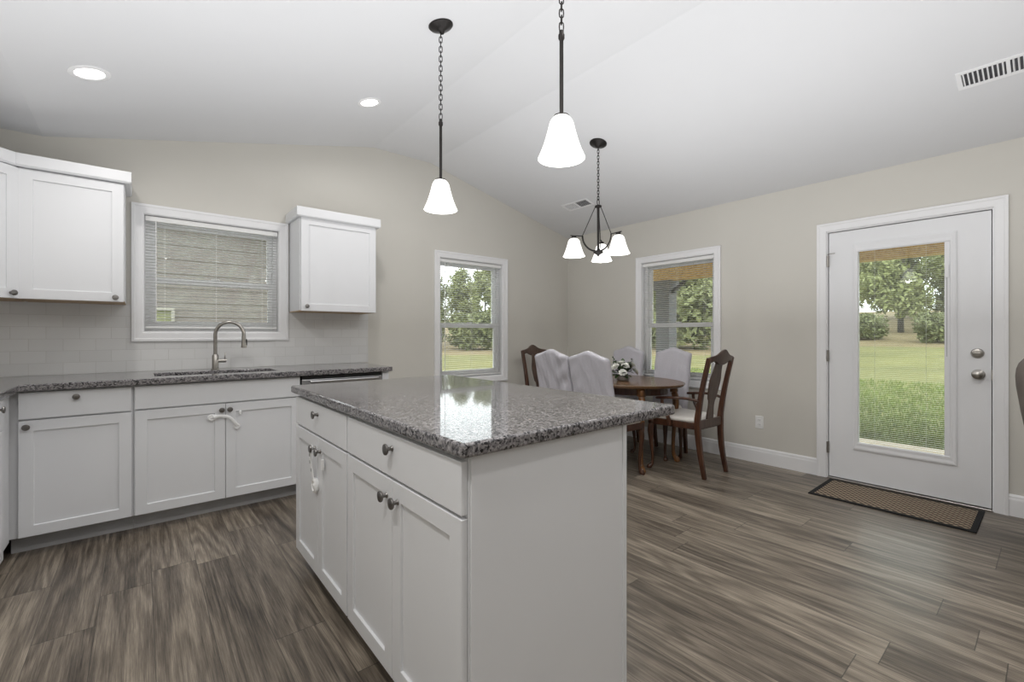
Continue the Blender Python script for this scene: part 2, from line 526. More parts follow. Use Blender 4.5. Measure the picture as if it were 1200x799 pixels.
# ------------------------------------------------------------------ windows and their casings (local: x right, y into the wall, z up; room side is -y)
CASE = [(0, .0), (0, .013), (.008, .016), (.045, .018), (.052, .022), (.067, .021), (.067, 0)]
def casing(name, parent, x0, x1, z0, z1, three=False, sc=1.0):
    bm = nb(); rings = []
    for d, h in CASE:
        d *= sc
        if three: cs = [(x0-d, z0), (x0-d, z1+d), (x1+d, z1+d), (x1+d, z0)]
        else: cs = [(x0-d, z0-d), (x0-d, z1+d), (x1+d, z1+d), (x1+d, z0-d)]
        rings.append([bm.verts.new((x, -h, z)) for x, z in cs])
    n = 4
    for i in range(len(rings)):
        a, b = rings[i], rings[(i+1) % len(rings)]
        for k in range(n if not three else 3):
            bm.faces.new((a[k], a[(k+1) % n], b[(k+1) % n], b[k]))
    if three:
        bm.faces.new([r[0] for r in rings]); bm.faces.new([r[3] for r in rings][::-1])
    return obj(name, bm, 'trim', parent)

def ringbox(bm, x0, x1, z0, z1, wx, wz0, wz1, y0, y1):
    box(bm, x0, x0+wx, y0, y1, z0, z1); box(bm, x1-wx, x1, y0, y1, z0, z1)
    box(bm, x0+wx, x1-wx, y0, y1, z0, z0+wz0); box(bm, x0+wx, x1-wx, y0, y1, z1-wz1, z1)

def window(name, label, loc, rz, x0, x1, z0, z1, zm):
    r = sroot(name, label, 'window', loc, rz)
    casing('window_casing', r, x0, x1, z0, z1)
    bm = nb(); ringbox(bm, x0, x1, z0, z1, .004, .004, .004, 0.0, .14); obj('jamb', bm, 'trim', r)
    bm = nb(); ringbox(bm, x0+.004, x1-.004, z0+.004, z1-.004, .03, .03, .025, .06, .135); obj('window_frame', bm, 'vinyl', r, .002)
    bm = nb(); ringbox(bm, x0+.034, x1-.034, z0+.034, zm+.026, .035, .045, .05, .068, .095)
    s = obj('lower_sash', bm, 'vinyl', r, .002)
    bm = nb(); box(bm, x0+.069, x1-.069, .080, .083, z0+.079, zm-.024); obj('pane', bm, 'glass', s)
    bm = nb(); ringbox(bm, x0+.034, x1-.034, zm-.02, z1-.029, .035, .045, .04, .100, .127)
    s = obj('upper_sash', bm, 'vinyl', r, .002)
    bm = nb(); box(bm, x0+.069, x1-.069, .112, .115, zm+.025, z1-.069); obj('pane', bm, 'glass', s)
    bm = nb(); box(bm, (x0+x1)/2-.03, (x0+x1)/2+.03, .060, .072, zm+.022, zm+.036); obj('sash_lock', bm, 'vinyl', r, .003)
    return r
window('window_1', 'wide white sash window above the sink', (0, YB, 0), 0, *W1, 1.568)
window('window_2', 'tall white sash window in the back wall beside the dining table', (0, YB, 0), 0, *W2, 1.272)
# right wall: local x runs along -Y
window('window_3', 'tall white sash window in the right wall behind the dining chairs', (XR, 0, 0), -PI/2, -W3[1], -W3[0], W3[2], W3[3], 1.272)

def blind(label, loc, rz, x0, x1, z0, z1, wand_x, tilt=4):
    r = thing('window_blind', label, 'blind', loc, rz, 'white mini blinds in the windows')
    yc = .030
    bm = nb(); box(bm, x0, x1, yc-.019, yc+.019, z1-.038, z1-.002); obj('headrail', bm, 'blind', r, .003)
    bm = nb(); t = R(tilt); z = z1-.055
    while z > z0+.03:
        prev = None
        for k in range(5):
            u = (k/4-.5)*.025; arch = .0022*(1-(2*k/4-1)**2)
            y = yc + u*math.cos(t); zz = z - u*math.sin(t) + arch
            cur = [bm.verts.new((x0+.003, y, zz)), bm.verts.new((x1-.003, y, zz)), bm.verts.new((x0+.003, y, zz-.0007)), bm.verts.new((x1-.003, y, zz-.0007))]
            if prev:
                bm.faces.new((prev[0], prev[1], cur[1], cur[0])); bm.faces.new((prev[2], cur[2], cur[3], prev[3]))
            prev = cur
        z -= .0213
    obj('slats', bm, 'slat', r)
    bm = nb(); box(bm, x0+.003, x1-.003, yc-.013, yc+.013, z0+.006, z0+.020); obj('bottom_rail', bm, 'blind', r, .003)
    for f in (.13, .5, .87):
        bm = nb(); x = x0+(x1-x0)*f
        for dy in (-.0135, .0135): tube(bm, [(x, yc+dy, z1-.038), (x, yc+dy, z0+.018)], .0007, 5)
        obj('ladder_cord', bm, 'blind', r)
    bm = nb(); tube(bm, [(wand_x, yc-.024, z1-.03), (wand_x, yc-.028, z0+(z1-z0)*.06)], .0035, 6); obj('wand', bm, 'clear', r)
    return r
blind('white mini blind over the wide window above the sink', (0, YB, 0), 0, W1[0]+.008, W1[1]-.008, W1[2]+.02, W1[3]-.006, .085)
blind('white mini blind over the tall window in the back wall', (0, YB, 0), 0, W2[0]+.008, W2[1]-.008, W2[2]+.01, W2[3]-.006, 2.485)
blind('white mini blind over the right wall window behind the grey chairs', (XR, 0, 0), -PI/2, -W3[1]+.008, -W3[0]-.008, W3[2]+.01, W3[3]-.006, -2.91)

# ------------------------------------------------------------------ glass door (local: x along -Y, y into the wall)
dr = sroot('door_1', 'white exterior door with a tall glass panel and built-in blind', 'door', (XR, 0, 0), -PI/2)
dx0, dx1 = -1.194, -.276
casing('door_casing', dr, dx0-.012, dx1+.012, 0, 2.018, three=True, sc=.98)
bm = nb()
ox0, ox1 = -DR[1], -DR[0]
box(bm, ox0, dx0-.005, 0, .14, 0, 2.018); box(bm, dx1+.005, ox1, 0, .14, 0, 2.018); box(bm, dx0-.005, dx1+.005, 0, .14, 2.010, 2.018)
obj('door_jamb', bm, 'trim', dr)
bm = nb(); ringbox(bm, dx0-.005, dx1+.005, 0.012, 2.010, .02, .008, .02, .058, .085); obj('gap_shade_strip', bm, 'gap', dr)  # black strip set behind the slab gap to paint its deep shade
bm = nb(); box(bm, dx0-.005, dx1+.005, -.012, .14, 0, .010); obj('threshold', bm, 'nickel', dr, .003)
gx0, gx1, gz0, gz1 = -.995, -.503, .325, 1.825        # visible glass
lx0, lx1, lz0, lz1 = -1.030, -.440, .262, 1.895       # raised lite frame
bm = nb()
grid_solid(bm, [dx0, gx0-.004, gx1+.030, dx1], [.014, gz0-.01, gz1+.01, 2.004], lambda u, v: not (gx0-.004 < u < gx1+.03 and gz0-.01 < v < gz1+.01), lambda u, v: (u, .012, v), (0, .044, 0))
slab = obj('door_slab', bm, 'door', dr, .0015)
bm = nb()
prof = [(0, 0), (0, .010), (.006, .013), (.016, .010), (.026, .012), (.030, .006), (.030, 0)]
rings = []
for d, h in prof:
    f = d/.030
    a0 = lx0+(gx0-lx0)*f; a1 = lx1+(gx1+.026-lx1)*f; b0 = lz0+(gz0-lz0)*f; b1 = lz1+(gz1-lz1)*f
    rings.append([bm.verts.new((x, .012-h, z)) for x, z in ((a0, b0), (a0, b1), (a1, b1), (a1, b0))])
for i in range(len(rings)):
    a, b = rings[i], rings[(i+1) % len(rings)]
    for k in range(4): bm.faces.new((a[k], a[(k+1) % 4], b[(k+1) % 4], b[k]))
lf = obj('lite_frame', bm, 'door', dr)
bm = nb(); box(bm, gx1, gx1+.026, .004, .012, gz0, gz1); tr = obj('blind_track', bm, 'door', dr, .001)
bm = nb(); box(bm, gx1+.003, gx1+.023, -.006, .004, 1.575, 1.665); obj('blind_slider', bm, 'door', tr, .002)
bm = nb(); box(bm, gx1+.011, gx1+.015, .0025, .004, 1.02, 1.575); obj('track_groove', bm, 'toe', tr)
bm = nb(); box(bm, gx0-.004, gx1+.03, .014, .017, gz0-.01, gz1+.01); obj('pane', bm, 'glass', dr)
bm = nb(); box(bm, gx0-.004, gx1+.03, .044, .047, gz0-.01, gz1+.01); obj('pane', bm, 'glass', dr)
bm = nb(); z = gz1-.012
while z > gz0+.01:
    v = box(bm, gx0, gx1, .024, .0365, z-.0003, z+.0003)
    z -= .0146
sl = obj('blind_slats', bm, 'blind', dr)
for f in (.2, .8):
    bm = nb(); x = gx0+(gx1-gx0)*f; tube(bm, [(x, .0225, gz0), (x, .0225, gz1)], .0008, 5); obj('blind_cord', bm, 'blind', dr)
for z in (1.775, 1.0, .25):
    bm = nb(); tube(bm, [(dx0-.004, -.006, z-.045), (dx0-.004, -.006, z+.045)], .0075, 10)
    box(bm, dx0-.006, dx0+.004, -.004, .03, z-.045, z+.045)
    autosmooth(obj('hinge', bm, 'nickel', dr))
bm = nb(); tube(bm, [(dx0-.004, -.006, 1.83), (dx0+.02, -.03, 1.83), (dx0+.05, -.02, 1.832)], .004, 8); obj('hinge_stop', bm, 'nickel', dr)
mx = Matrix.Rotation(PI/2, 4, 'X')
def knobset(name, x, z, prof):
    bm = nb(); lathe(bm, prof, 20, Matrix.Translation((x, .012, z)) @ mx)
    return autosmooth(obj(name, bm, 'nickel', dr), 35)
knobset('deadbolt', -.341, 1.048, [(.033, 0), (.033, .006), (.028, .012), (.020, .014), (.012, .014), (.011, .018)])
bm = nb(); box(bm, -.341-.018, -.341+.018, -.026, -.004, 1.043, 1.053); obj('thumb_turn', bm, 'nickel', dr, .003)
knobset('door_handle', -.337, .905, [(.034, 0), (.034, .006), (.026, .012), (.013, .016), (.012, .032), (.022, .040), (.029, .050), (.028, .060), (.018, .067), (.004, .069)])
bm = nb(); box(bm, dx1-.001, dx1+.006, .008, .014, .87, .94); obj('strike_plate', bm, 'nickel', dr)

# outlet
o = thing('wall_outlet', 'white duplex power outlet low on the right wall beside the wooden armchair', 'outlet', (XR, 1.728, .372), -PI/2)
bm = nb(); box(bm, -.035, .035, -.006, 0, -.057, .057); obj('cover_plate', bm, 'switch', o, .003)
for s in (-1, 1):
    bm = nb(); box(bm, -.017, .017, -.009, -.006, s*.02-.014, s*.02+.014); q = obj('receptacle', bm, 'switch', o, .004)
    bm = nb()
    for dxx in (-.006, .006): box(bm, dxx-.001, dxx+.001, -.0095, -.009, s*.02-.003, s*.02+.006)
    obj('slots', bm, 'black', q)

# ------------------------------------------------------------------ cabinets
def shaker(name, parent, x0, x1, z0, z1, yf, t=.019, rail=.057, dep=.009, flat=False):
    """front with face at y = yf (room side is -y)"""
    bm = nb()
    if flat:
        box(bm, x0, x1, yf, yf+t, z0, z1)
    else:
        O = [bm.verts.new((x, yf, z)) for x, z in ((x0, z0), (x1, z0), (x1, z1), (x0, z1))]
        I = [bm.verts.new((x, yf, z)) for x, z in ((x0+rail, z0+rail), (x1-rail, z0+rail), (x1-rail, z1-rail), (x0+rail, z1-rail))]
        D = [bm.verts.new((q.co.x, yf+dep, q.co.z)) for q in I]
        B = [bm.verts.new((q.co.x, yf+t, q.co.z)) for q in O]
        for k in range(4):
            j = (k+1) % 4
            bm.faces.new((O[k], O[j], I[j], I[k])); bm.faces.new((I[k], I[j], D[j], D[k])); bm.faces.new((O[j], O[k], B[k], B[j]))
        bm.faces.new(D); bm.faces.new(B[::-1])
    return obj(name, bm, 'cabinet', parent, .0018)

def knob(parent, x, z, yf, s=1.0):
    bm = nb()
    lathe(bm, [(.009*s, 0), (.007*s, .003), (.0055*s, .008), (.006*s, .016), (.0150*s, .019), (.0165*s, .022), (.0155*s, .026), (.006*s, .0285)], 16,
          Matrix.Translation((x, yf, z)) @ Matrix.Rotation(PI/2, 4, 'X'))
    return autosmooth(obj('knob', bm, 'knob', parent), 35)

def base_body(root, x0, x1, depth, z0=.10, z1=.876, toe=.075):
    bm = nb(); box(bm, x0, x1, .020, depth, z0, z1); obj('carcass', bm, 'cabinet', root, .001)
    bm = nb(); box(bm, x0, x1, toe+.02, depth, 0, z0); obj('toe_kick', bm, 'toe', root)

YC = 3.47      # door faces of the back run
c = thing('base_cabinet', 'white single-door base cabinet with one drawer, left of the sink cabinet', 'cabinet', (0, YC, 0))
base_body(c, -.535, -.034, .64)
d = shaker('drawer_front', c, -.496, -.041, .727, .868, 0, flat=True); knob(d, -.275, .832, 0)
d = shaker('door', c, -.496, -.041, .103, .718, 0); knob(d, -.466, .686, 0)
c = thing('sink_cabinet', 'white double-door sink base cabinet under the sink window', 'cabinet', (0, YC, 0))
bm = nb(); D_ = .64
grid_solid(bm, [-.033, .0, .84, .890], [.02, .055, .48, D_], lambda u, v: not (0 < u < .84 and .055 < v < .48), lambda u, v: (u, v, .10), (0, 0, .776))
box(bm, 0, .84, .055, .48, .10, .60)
obj('carcass', bm, 'cabinet', c)
bm = nb(); box(bm, -.033, .890, .095, D_, 0, .10); obj('toe_kick', bm, 'toe', c)
shaker('false_drawer_front', c, -.026, .884, .731, .868, 0, flat=True)
d = shaker('door', c, -.026, .4275, .103, .722, 0); knob(d, .407, .684, 0)
d = shaker('door', c, .4305, .884, .103, .722, 0); knob(d, .452, .684, 0)
bm = nb(); box(bm, .505, .520, -.008, 0, .640, .668); obj('latch_mount', bm, 'clear', d, .003)

# left run (faces +X): only its near corner shows
c = thing('base_cabinet', 'white base cabinet of the left run, cut by the left edge of the photo', 'cabinet', (-.505, 2.99, 0), PI/2)
base_body(c, -.28, .460, .62)
d = shaker('drawer_front', c, -.27, .21, .727, .868, 0, flat=True); knob(d, .075, .832, 0)
d = shaker('door', c, -.27, .21, .103, .718, 0); knob(d, -.23, .686, 0)

# dishwasher
c = thing('dishwasher', 'stainless steel dishwasher with black top strip beside the sink cabinet', 'dishwasher', (0, YC, 0))
bm = nb(); box(bm, .896, 1.504, .03, .60, .02, .868); obj('tub_body', bm, 'dark', c)
bm = nb(); box(bm, .898, 1.502, -.002, .03, .11, .846); obj('front_panel', bm, 'steel', c, .003)
bm = nb(); box(bm, .898, 1.502, .004, .03, .849, .872); obj('control_strip', bm, 'black', c, .002)
bm = nb(); tube(bm, [(.945, -.040, .832), (1.455, -.040, .832)], .010, 12)
for x in (.96, 1.44): tube(bm, [(x, -.040, .832), (x, 0, .832)], .007, 10)
autosmooth(obj('bar_handle', bm, 'steel', c))
bm = nb(); box(bm, .898, 1.502, .06, .20, 0, .10); obj('toe_kick', bm, 'black', c)
bm = nb(); box(bm, 1.506, 1.560, 0, .64, 0, .876)
tag(obj('end_panel', bm, 'cabinet', None, .002, loc=(0, YC, 0)), 'white end panel closing the counter run right of the dishwasher', 'panel')

# worktop (L shape with the sink cut-out)
bm = nb()
xs = [XL, -.487, .070, .770, 1.578]; ys = [2.62, 3.432, 3.575, 3.885, YB-.0085]
def keep(u, v):
    if v < 3.432: return u < -.487
    return not (.07 < u < .77 and 3.575 < v < 3.885)
grid_solid(bm, xs, ys, keep, lambda u, v: (u, v, .877), (0, 0, .037))
tag(obj('worktop', bm, 'granite', None, .006, seg=3), 'polished speckled grey granite worktop along the back wall', 'countertop')

# sink bowl under the cut-out
c = thing('sink', 'undermount stainless sink set in the granite below the window', 'sink', (.42, 3.73, .876))
bm = nb()
def rr(hx, hy, r, z, n=5):
    pts = []
    for cx_, cy_, a0 in ((hx-r, hy-r, 0), (-hx+r, hy-r, 90), (-hx+r, -hy+r, 180), (hx-r, -hy+r, 270)):
        for k in range(n+1):
            a = R(a0+90*k/n); pts.append((cx_+r*math.cos(a), cy_+r*math.sin(a), z))
    return pts
rings = [[bm.verts.new(p) for p in rr(hx, hy, r, z)] for hx, hy, r, z in ((.375, .180, .05, -.0005), (.352, .157, .05, -.0005), (.345, .150, .05, -.06), (.335, .140, .05, -.20), (.30, .11, .05, -.215))]
for a, b in zip(rings, rings[1:]):
    for k in range(len(a)): bm.faces.new((a[k], a[(k+1) % len(a)], b[(k+1) % len(a)], b[k]))
bm.faces.new(rings[-1])
obj('bowl', bm, 'sinksteel', c, smooth=True)
bm = nb(); lathe(bm, [(.045, -.2155), (.045, -.212), (.030, -.212), (.028, -.214)], 20); obj('drain', bm, 'steel', c)

# faucet
c = thing('faucet', 'brushed steel gooseneck pull-down kitchen faucet behind the sink', 'faucet', (.425, 3.955, .914))
bm = nb(); lathe(bm, [(.027, 0), (.027, .006), (.0215, .010), (.0205, .105), (.0165, .112), (.0145, .114)], 20); autosmooth(obj('body', bm, 'nickel', c), 35)
dv = Vector((.93, -.37, 0)).normalized()
pts = [(0, 0, .112), (0, 0, .26)]
r_ = .093
for k in range(1, 13):
    a = PI - k*(PI*1.02)/12
    q = dv*(r_+r_*math.cos(a)); pts.append((q.x, q.y, .26+r_*math.sin(a)))
bm = nb(); tube(bm, pts, .0125, 14); autosmooth(obj('spout', bm, 'nickel', c), 60)
e = Vector(pts[-1])
bm = nb(); lathe(bm, [(.0135, 0), (.0145, -.012), (.0150, -.05), (.0185, -.085), (.0185, -.092), (.012, -.094)], 18, Matrix.Translation(e)); sp = autosmooth(obj('spray_head', bm, 'nickel', c), 35)
bm = nb(); box(bm, e.x+.012, e.x+.021, e.y-.008, e.y+.004, e.z-.075, e.z-.028); obj('spray_button', bm, 'black', sp, .003)
bm = nb(); tube(bm, [(.015, -.004, .066), (.066, -.018, .066)], [.0125, .0135], 14); lv = autosmooth(obj('lever_hub', bm, 'nickel', c), 40)
bm = nb(); tube(bm, [(.058, -.016, .07), (.060, -.017, .125)], [.0045, .0035], 10); obj('lever', bm, 'nickel', lv, smooth=True)

# upper cabinets
YU = 3.78
def crown(name, parent, pts, z0, z1, out=.033, closed_left=True):
    """pts: footprint polyline of the face the crown covers, room side to the right of travel"""
    bm = nb()
    P = [Vector((p[0], p[1], 0)) for p in pts]
    offs = []
    for i in range(len(P)):
        ns = []
        for a, b in ((i-1, i), (i, i+1)):
            if 0 <= a and b < len(P):
                d = (P[b]-P[a]).normalized(); ns.append(Vector((d.y, -d.x, 0)))
        if len(ns) == 2:
            m = (ns[0]+ns[1]).normalized(); offs.append(m/(m.dot(ns[0])))
        else: offs.append(ns[0])
    prof = [(0, z0), (out*.75, z0), (out, z0+.010), (out, z1), (0, z1)]
    rings = [[bm.verts.new((P[i].x+offs[i].x*h, P[i].y+offs[i].y*h, z)) for h, z in prof] for i in range(len(P))]
    for a, b in zip(rings, rings[1:]):
        for k in range(len(prof)): bm.faces.new((a[k], b[k], b[(k+1) % len(prof)], a[(k+1) % len(prof)]))
    bm.faces.new(rings[0]); bm.faces.new(rings[-1][::-1])
    return obj(name, bm, 'cabinet', parent, .0015)

c = thing('wall_cabinet', 'white single-door wall cabinet left of the sink window', 'cabinet', (0, YU, 0))
D_ = YB-YU-.0005
bm = nb(); box(bm, -.545, -.078, .020, D_, 1.386, 2.20); obj('carcass', bm, 'cabinet', c, .001)
bm = nb(); box(bm, -.545, -.079, .021, D_, 1.380, 1.386); obj('underside', bm, 'rawwood', c)
d = shaker('door', c, -.539, -.083, 1.382, 2.131, 0); knob(d, -.122, 1.408, 0)
crown('crown', c, [(-.545, .004), (-.078, .004), (-.078, D_-.002)], 2.135, 2.208)
# diagonal corner cabinet
c = thing('corner_cabinet', 'white diagonal corner wall cabinet at the left edge of the photo', 'cabinet', (0, 0, 0))
poly = [(XL+.001, YB-.001), (-.5465, YB-.001), (-.5465, 3.800), (-.840, 3.507), (XL+.001, 3.507)]
bm = nb(); prism(bm, poly, 1.386, 2.20); obj('carcass', bm, 'cabinet', c, .001)
bm = nb(); prism(bm, [(-1.13, 4.11), (-.56, 4.11), (-.56, 3.805), (-.845, 3.52), (-1.13, 3.52)], 1.380, 1.386); obj('underside', bm, 'rawwood', c)
dd = obj('door', nb(), 'cabinet', c); bpy.data.objects.remove(dd)
L_ = math.hypot(.2935, .293)
dd = shaker('door', c, .006, L_-.006, 1.382, 2.131, 0); dd.location = (-.840+.0139, 3.507-.0139, 0); dd.rotation_euler = (0, 0, math.atan2(.293, .2935))
knob(dd, L_-.045, 1.412, 0)
crown('crown', c, [(XL+.001, 3.503), (-.842, 3.503), (-.5465, 3.7975)], 2.135, 2.208)
c = thing('wall_cabinet', 'white single-door wall cabinet right of the sink window, above the dishwasher', 'cabinet', (0, YU, 0))
bm = nb(); box(bm, .966, 1.586, .020, D_, 1.366, 2.165); obj('carcass', bm, 'cabinet', c, .001)
bm = nb(); box(bm, .967, 1.585, .021, D_, 1.360, 1.366); obj('underside', bm, 'rawwood', c)
d = shaker('door', c, .973, 1.582, 1.362, 2.105, 0); knob(d, 1.013, 1.398, 0)
crown('crown', c, [(.966, D_-.002), (.966, .004), (1.586, .004), (1.586, D_-.002)], 2.100, 2.176, .03)

# ------------------------------------------------------------------ island
XI = .612      # door faces (facing -X)
YI0, YI1 = .925, 2.478
def island_cab(label, y0, y1, latch=False):
    c = thing('island_cabinet', label, 'cabinet', (XI, 0, 0), -PI/2)
    x0, x1 = -y1, -y0                                   # local x = -Y
    bm = nb(); box(bm, x0, x1, .020, .63, .088, .876); obj('carcass', bm, 'cabinet', c, .001)
    bm = nb(); box(bm, x0, x1, .095, .63, 0, .088); obj('toe_kick', bm, 'toe', c)
    g = .005; xm = (x0+x1)/2
    d = shaker('drawer_front', c, x0+g, x1-g, .727, .862, 0, flat=True); knob(d, xm, .818, 0, 1.1)
    d1 = shaker('door', c, x0+g, xm-.0015, .090, .717, 0); knob(d1, xm-.040, .660, 0, 1.1)
    d2 = shaker('door', c, xm+.0015, x1-g, .090, .717, 0); knob(d2, xm+.040, .660, 0, 1.1)
    return c, d1, d2
island_cab('white two-door island cabinet nearest the camera', YI0+.008, 1.738)
c, d1, d2 = island_cab('white two-door island cabinet at the far end, with a child lock hanging from its knob', 1.739, YI1)
bm = nb(); xm = -(1.739+YI1)/2
box(bm, xm+.075, xm+.090, -.010, 0, .590, .635); box(bm, xm+.072, xm+.093, -.004, 0, .600, .625); obj('latch_mount', bm, 'clear', d2, .003)
# end panel and back panel
c = thing('island_cladding', 'white flat panels covering the end and back of the island', 'panel', (0, 0, 0))
bm = nb(); box(bm, .634, 1.242, YI0, YI0+.0075, 0, .876); obj('end_panel', bm, 'cabinet', c, .001)
bm = nb(); box(bm, 1.2425, 1.262, YI0-.004, YI1, 0, .876); obj('back_panel', bm, 'cabinet', c, .002)
bm = nb()
box(bm, .596, 1.545, .908, 2.512, .877, .914)
tag(obj('island_worktop', bm, 'granite', None, .009, seg=4), 'polished speckled grey granite worktop on the kitchen island', 'countertop')

# child safety latches
def disc(bm, cpos, nrm, r, h, seg=20):
    n = Vector(nrm).normalized(); q = Vector((0, 0, 1)).rotation_difference(n).to_matrix().to_4x4()
    lathe(bm, [(r*.9, 0), (r, h*.3), (r, h*.7), (r*.7, h), (r*.62, h*.8), (r*.3, h*.8), (r*.2, h)], seg, Matrix.Translation(cpos) @ q)
c = thing('safety_latch', 'white plastic child lock strap bridging the two sink cabinet doors', 'child lock', (0, YC-.001, 0))
bm = nb(); disc(bm, (.352, 0, .640), (0, -1, 0), .022, .012); disc(bm, (.368, 0, .640), (0, -1, 0), .018, .012); autosmooth(obj('pad', bm, 'clear', c), 40)
bm = nb(); disc(bm, (.492, 0, .568), (0, -1, 0), .019, .012); autosmooth(obj('pad', bm, 'clear', c), 40)
P = spline([(.36, -.012, .640), (.405, -.020, .646), (.448, -.022, .632), (.478, -.018, .598), (.492, -.012, .572)], 6)
bm = nb(); tube(bm, P, [(.010, .0025)]*len(P), 8, up=(0, -1, 0)); obj('strap', bm, 'clear', c, smooth=True)
c = thing('safety_latch', 'white plastic child lock strap hanging from a knob on the island', 'child lock', (XI, 0, 0), -PI/2)
kx = xm-.040
P = spline([(kx+.004, -.012, .672), (kx-.004, -.016, .655), (kx-.012, -.018, .625), (kx-.006, -.016, .585), (kx+.010, -.014, .545), (kx+.024, -.014, .515)], 6)
bm = nb(); tube(bm, P, [(.013, .0024)]*len(P), 8, up=(0, -1, 0)); st = obj('strap', bm, 'clear', c, smooth=True)
for k in (6, 11, 16, 21):
    q = P[k]; bm = nb(); box(bm, q.x-.0035, q.x+.0035, q.y-.0045, q.y-.001, q.z-.007, q.z+.007); obj('slot', bm, 'toe', st)
bm = nb(); disc(bm, (kx+.030, 0, .500), (0, -1, 0), .034, .018); autosmooth(obj('pad', bm, 'clear', c), 40)

# ------------------------------------------------------------------ ceiling fixtures
SL_L = math.atan((ZR-ZW)/2.18); SL_R = math.atan((ZR-ZW)/(XR-2.31))
def slope_rot(x):
    if x <= -.48 or 1.70 < x < 2.31: return 0
    return -SL_L if x < 1.7 else SL_R
def downlight(x, y, label, power=DOWNLIGHT_W, group='recessed ceiling downlights'):
    c = thing('downlight', label, 'ceiling light', (x, y, ceil_z(x)), 0, group)
    c.rotation_euler = (0, slope_rot(x), 0)
    bm = nb(); lathe(bm, [(.085, .0), (.085, -.003), (.080, -.006), (.062, -.006), (.058, -.002), (.058, 0)], 32, cap=False); autosmooth(obj('trim_ring', bm, 'trim', c), 40)
    bm = nb(); lathe(bm, [(.058, -.0015), (.050, -.003), (.001, -.0032)], 32); obj('diffuser', bm, 'bulb', c)
    d = bpy.data.lights.new('downlight_lamp', 'AREA'); d.shape = 'DISK'; d.size = .11; d.energy = power; d.color = (1, .975, .94)
    d.spread = R(170)
    l = bpy.data.objects.new('downlight_lamp', d); C.objects.link(l); l.parent = c; l.location = (0, 0, -.010)
downlight(-.20, 3.13, 'round recessed downlight near the left corner of the ceiling')
downlight(1.27, 3.15, 'small round recessed downlight between the left one and the pendants')
for x, y, p in ((-.20, .75, 12), (1.27, .35, 15), (2.9, -.9, 6), (.4, -2.4, 5), (2.9, -2.6, 5)):  # unseen downlights added for light; the brightest follows the island counter's shadow
    downlight(x, y, 'round recessed downlight added out of view to light the room', p)

def chain(bm, p_top, p_bot, link=.034, r=.0024, w=.0085):
    a, b = Vector(p_top), Vector(p_bot); L = (a-b).length; n = max(2, int(L/(link*.72))); step = L/n
    for i in range(n):
        cpos = a + (b-a)*((i+.5)/n); pts = []
        hl = link/2
        for k in range(12):
            t = 2*PI*k/12; u = w*math.cos(t); v = (hl-w)*(1 if math.sin(t) > 0 else -1)*(1 if abs(math.sin(t)) > .01 else 0) + w*math.sin(t)
            pts.append((cpos.x+(u if i % 2 else 0)*.8+(0 if i % 2 else u*.55), cpos.y+(0 if i % 2 else u*.8)-(u*.55 if i % 2 else 0), cpos.z+v))
        tube(bm, pts, r, 6, closed=True)

def bell(bm, r0, r1, z0, z1, flare=.7, mx=None):
    """glass bell, r0 at top z1, r1 at mouth z0, with wall thickness"""
    prof = []; n = 14
    for k in range(n+1):
        t = k/n
        sh = 1-(1-min(1, t/.16))**2                      # rounded shoulder
        prof.append((r0*(.72+.28*sh)+(r1-r0)*(.72*t+.28*t**3.0), z1+(z0-z1)*t))
    top = [(r0*.40, z1+.004), (r0*.62, z1+.003)]
    inner = [(r-.004, z) for r, z in prof[::-1]]
    lathe(bm, top+prof+inner, 32, mx, cap=False)

def point(parent, loc, power, r=.03):
    d = bpy.data.lights.new('bulb_lamp', 'POINT'); d.energy = power; d.shadow_soft_size = r; d.color = (1, .97, .92)
    l = bpy.data.objects.new('bulb_lamp', d); C.objects.link(l); l.parent = parent; l.location = loc

def pendant(x, y, label):
    zc = ceil_z(x)
    c = thing('pendant_light', label, 'pendant light', (x, y, zc), 0, 'bell pendants over the island')
    bm = nb(); lathe(bm, [(.066, .0), (.066, -.006), (.058, -.014), (.034, -.022), (.016, -.032), (.010, -.044), (.004, -.046)], 28, Matrix.Rotation(slope_rot(x), 4, 'Y'))
    autosmooth(obj('canopy', bm, 'bronze', c), 35)
    z_rod, z_sh, z_b = 2.325-zc, 2.004-zc, 1.846-zc
    bm = nb(); chain(bm, (0, 0, -.040), (0, 0, z_rod+.01)); obj('chain', bm, 'bronze', c, smooth=True)
    bm = nb(); lathe(bm, [(.002, z_rod+.012), (.009, z_rod+.006), (.009, z_rod-.004), (.012, z_rod-.008), (.012, z_rod-.022), (.0075, z_rod-.030), (.0075, z_sh+.006), (.030, z_sh+.004), (.030, z_sh-.002)], 16)
    autosmooth(obj('stem', bm, 'bronze', c), 35)
    bm = nb(); bell(bm, .040, .090, z_b, z_sh); obj('glass_shade', bm, 'shade', c, smooth=True)
    bm = nb(); lathe(bm, [(.012, z_sh-.002), (.014, z_sh-.04), (.028, z_sh-.075), (.024, z_sh-.105), (.006, z_sh-.118)], 16); obj('light_bulb', bm, 'bulb', c, smooth=True)
    point(c, (0, 0, z_b+.012), PENDANT_W)
pendant(1.245, 2.11, 'black chain pendant with white bell shade, farther one over the island')
pendant(1.235, 1.20, 'black pendant with white bell shade, nearer one over the island')

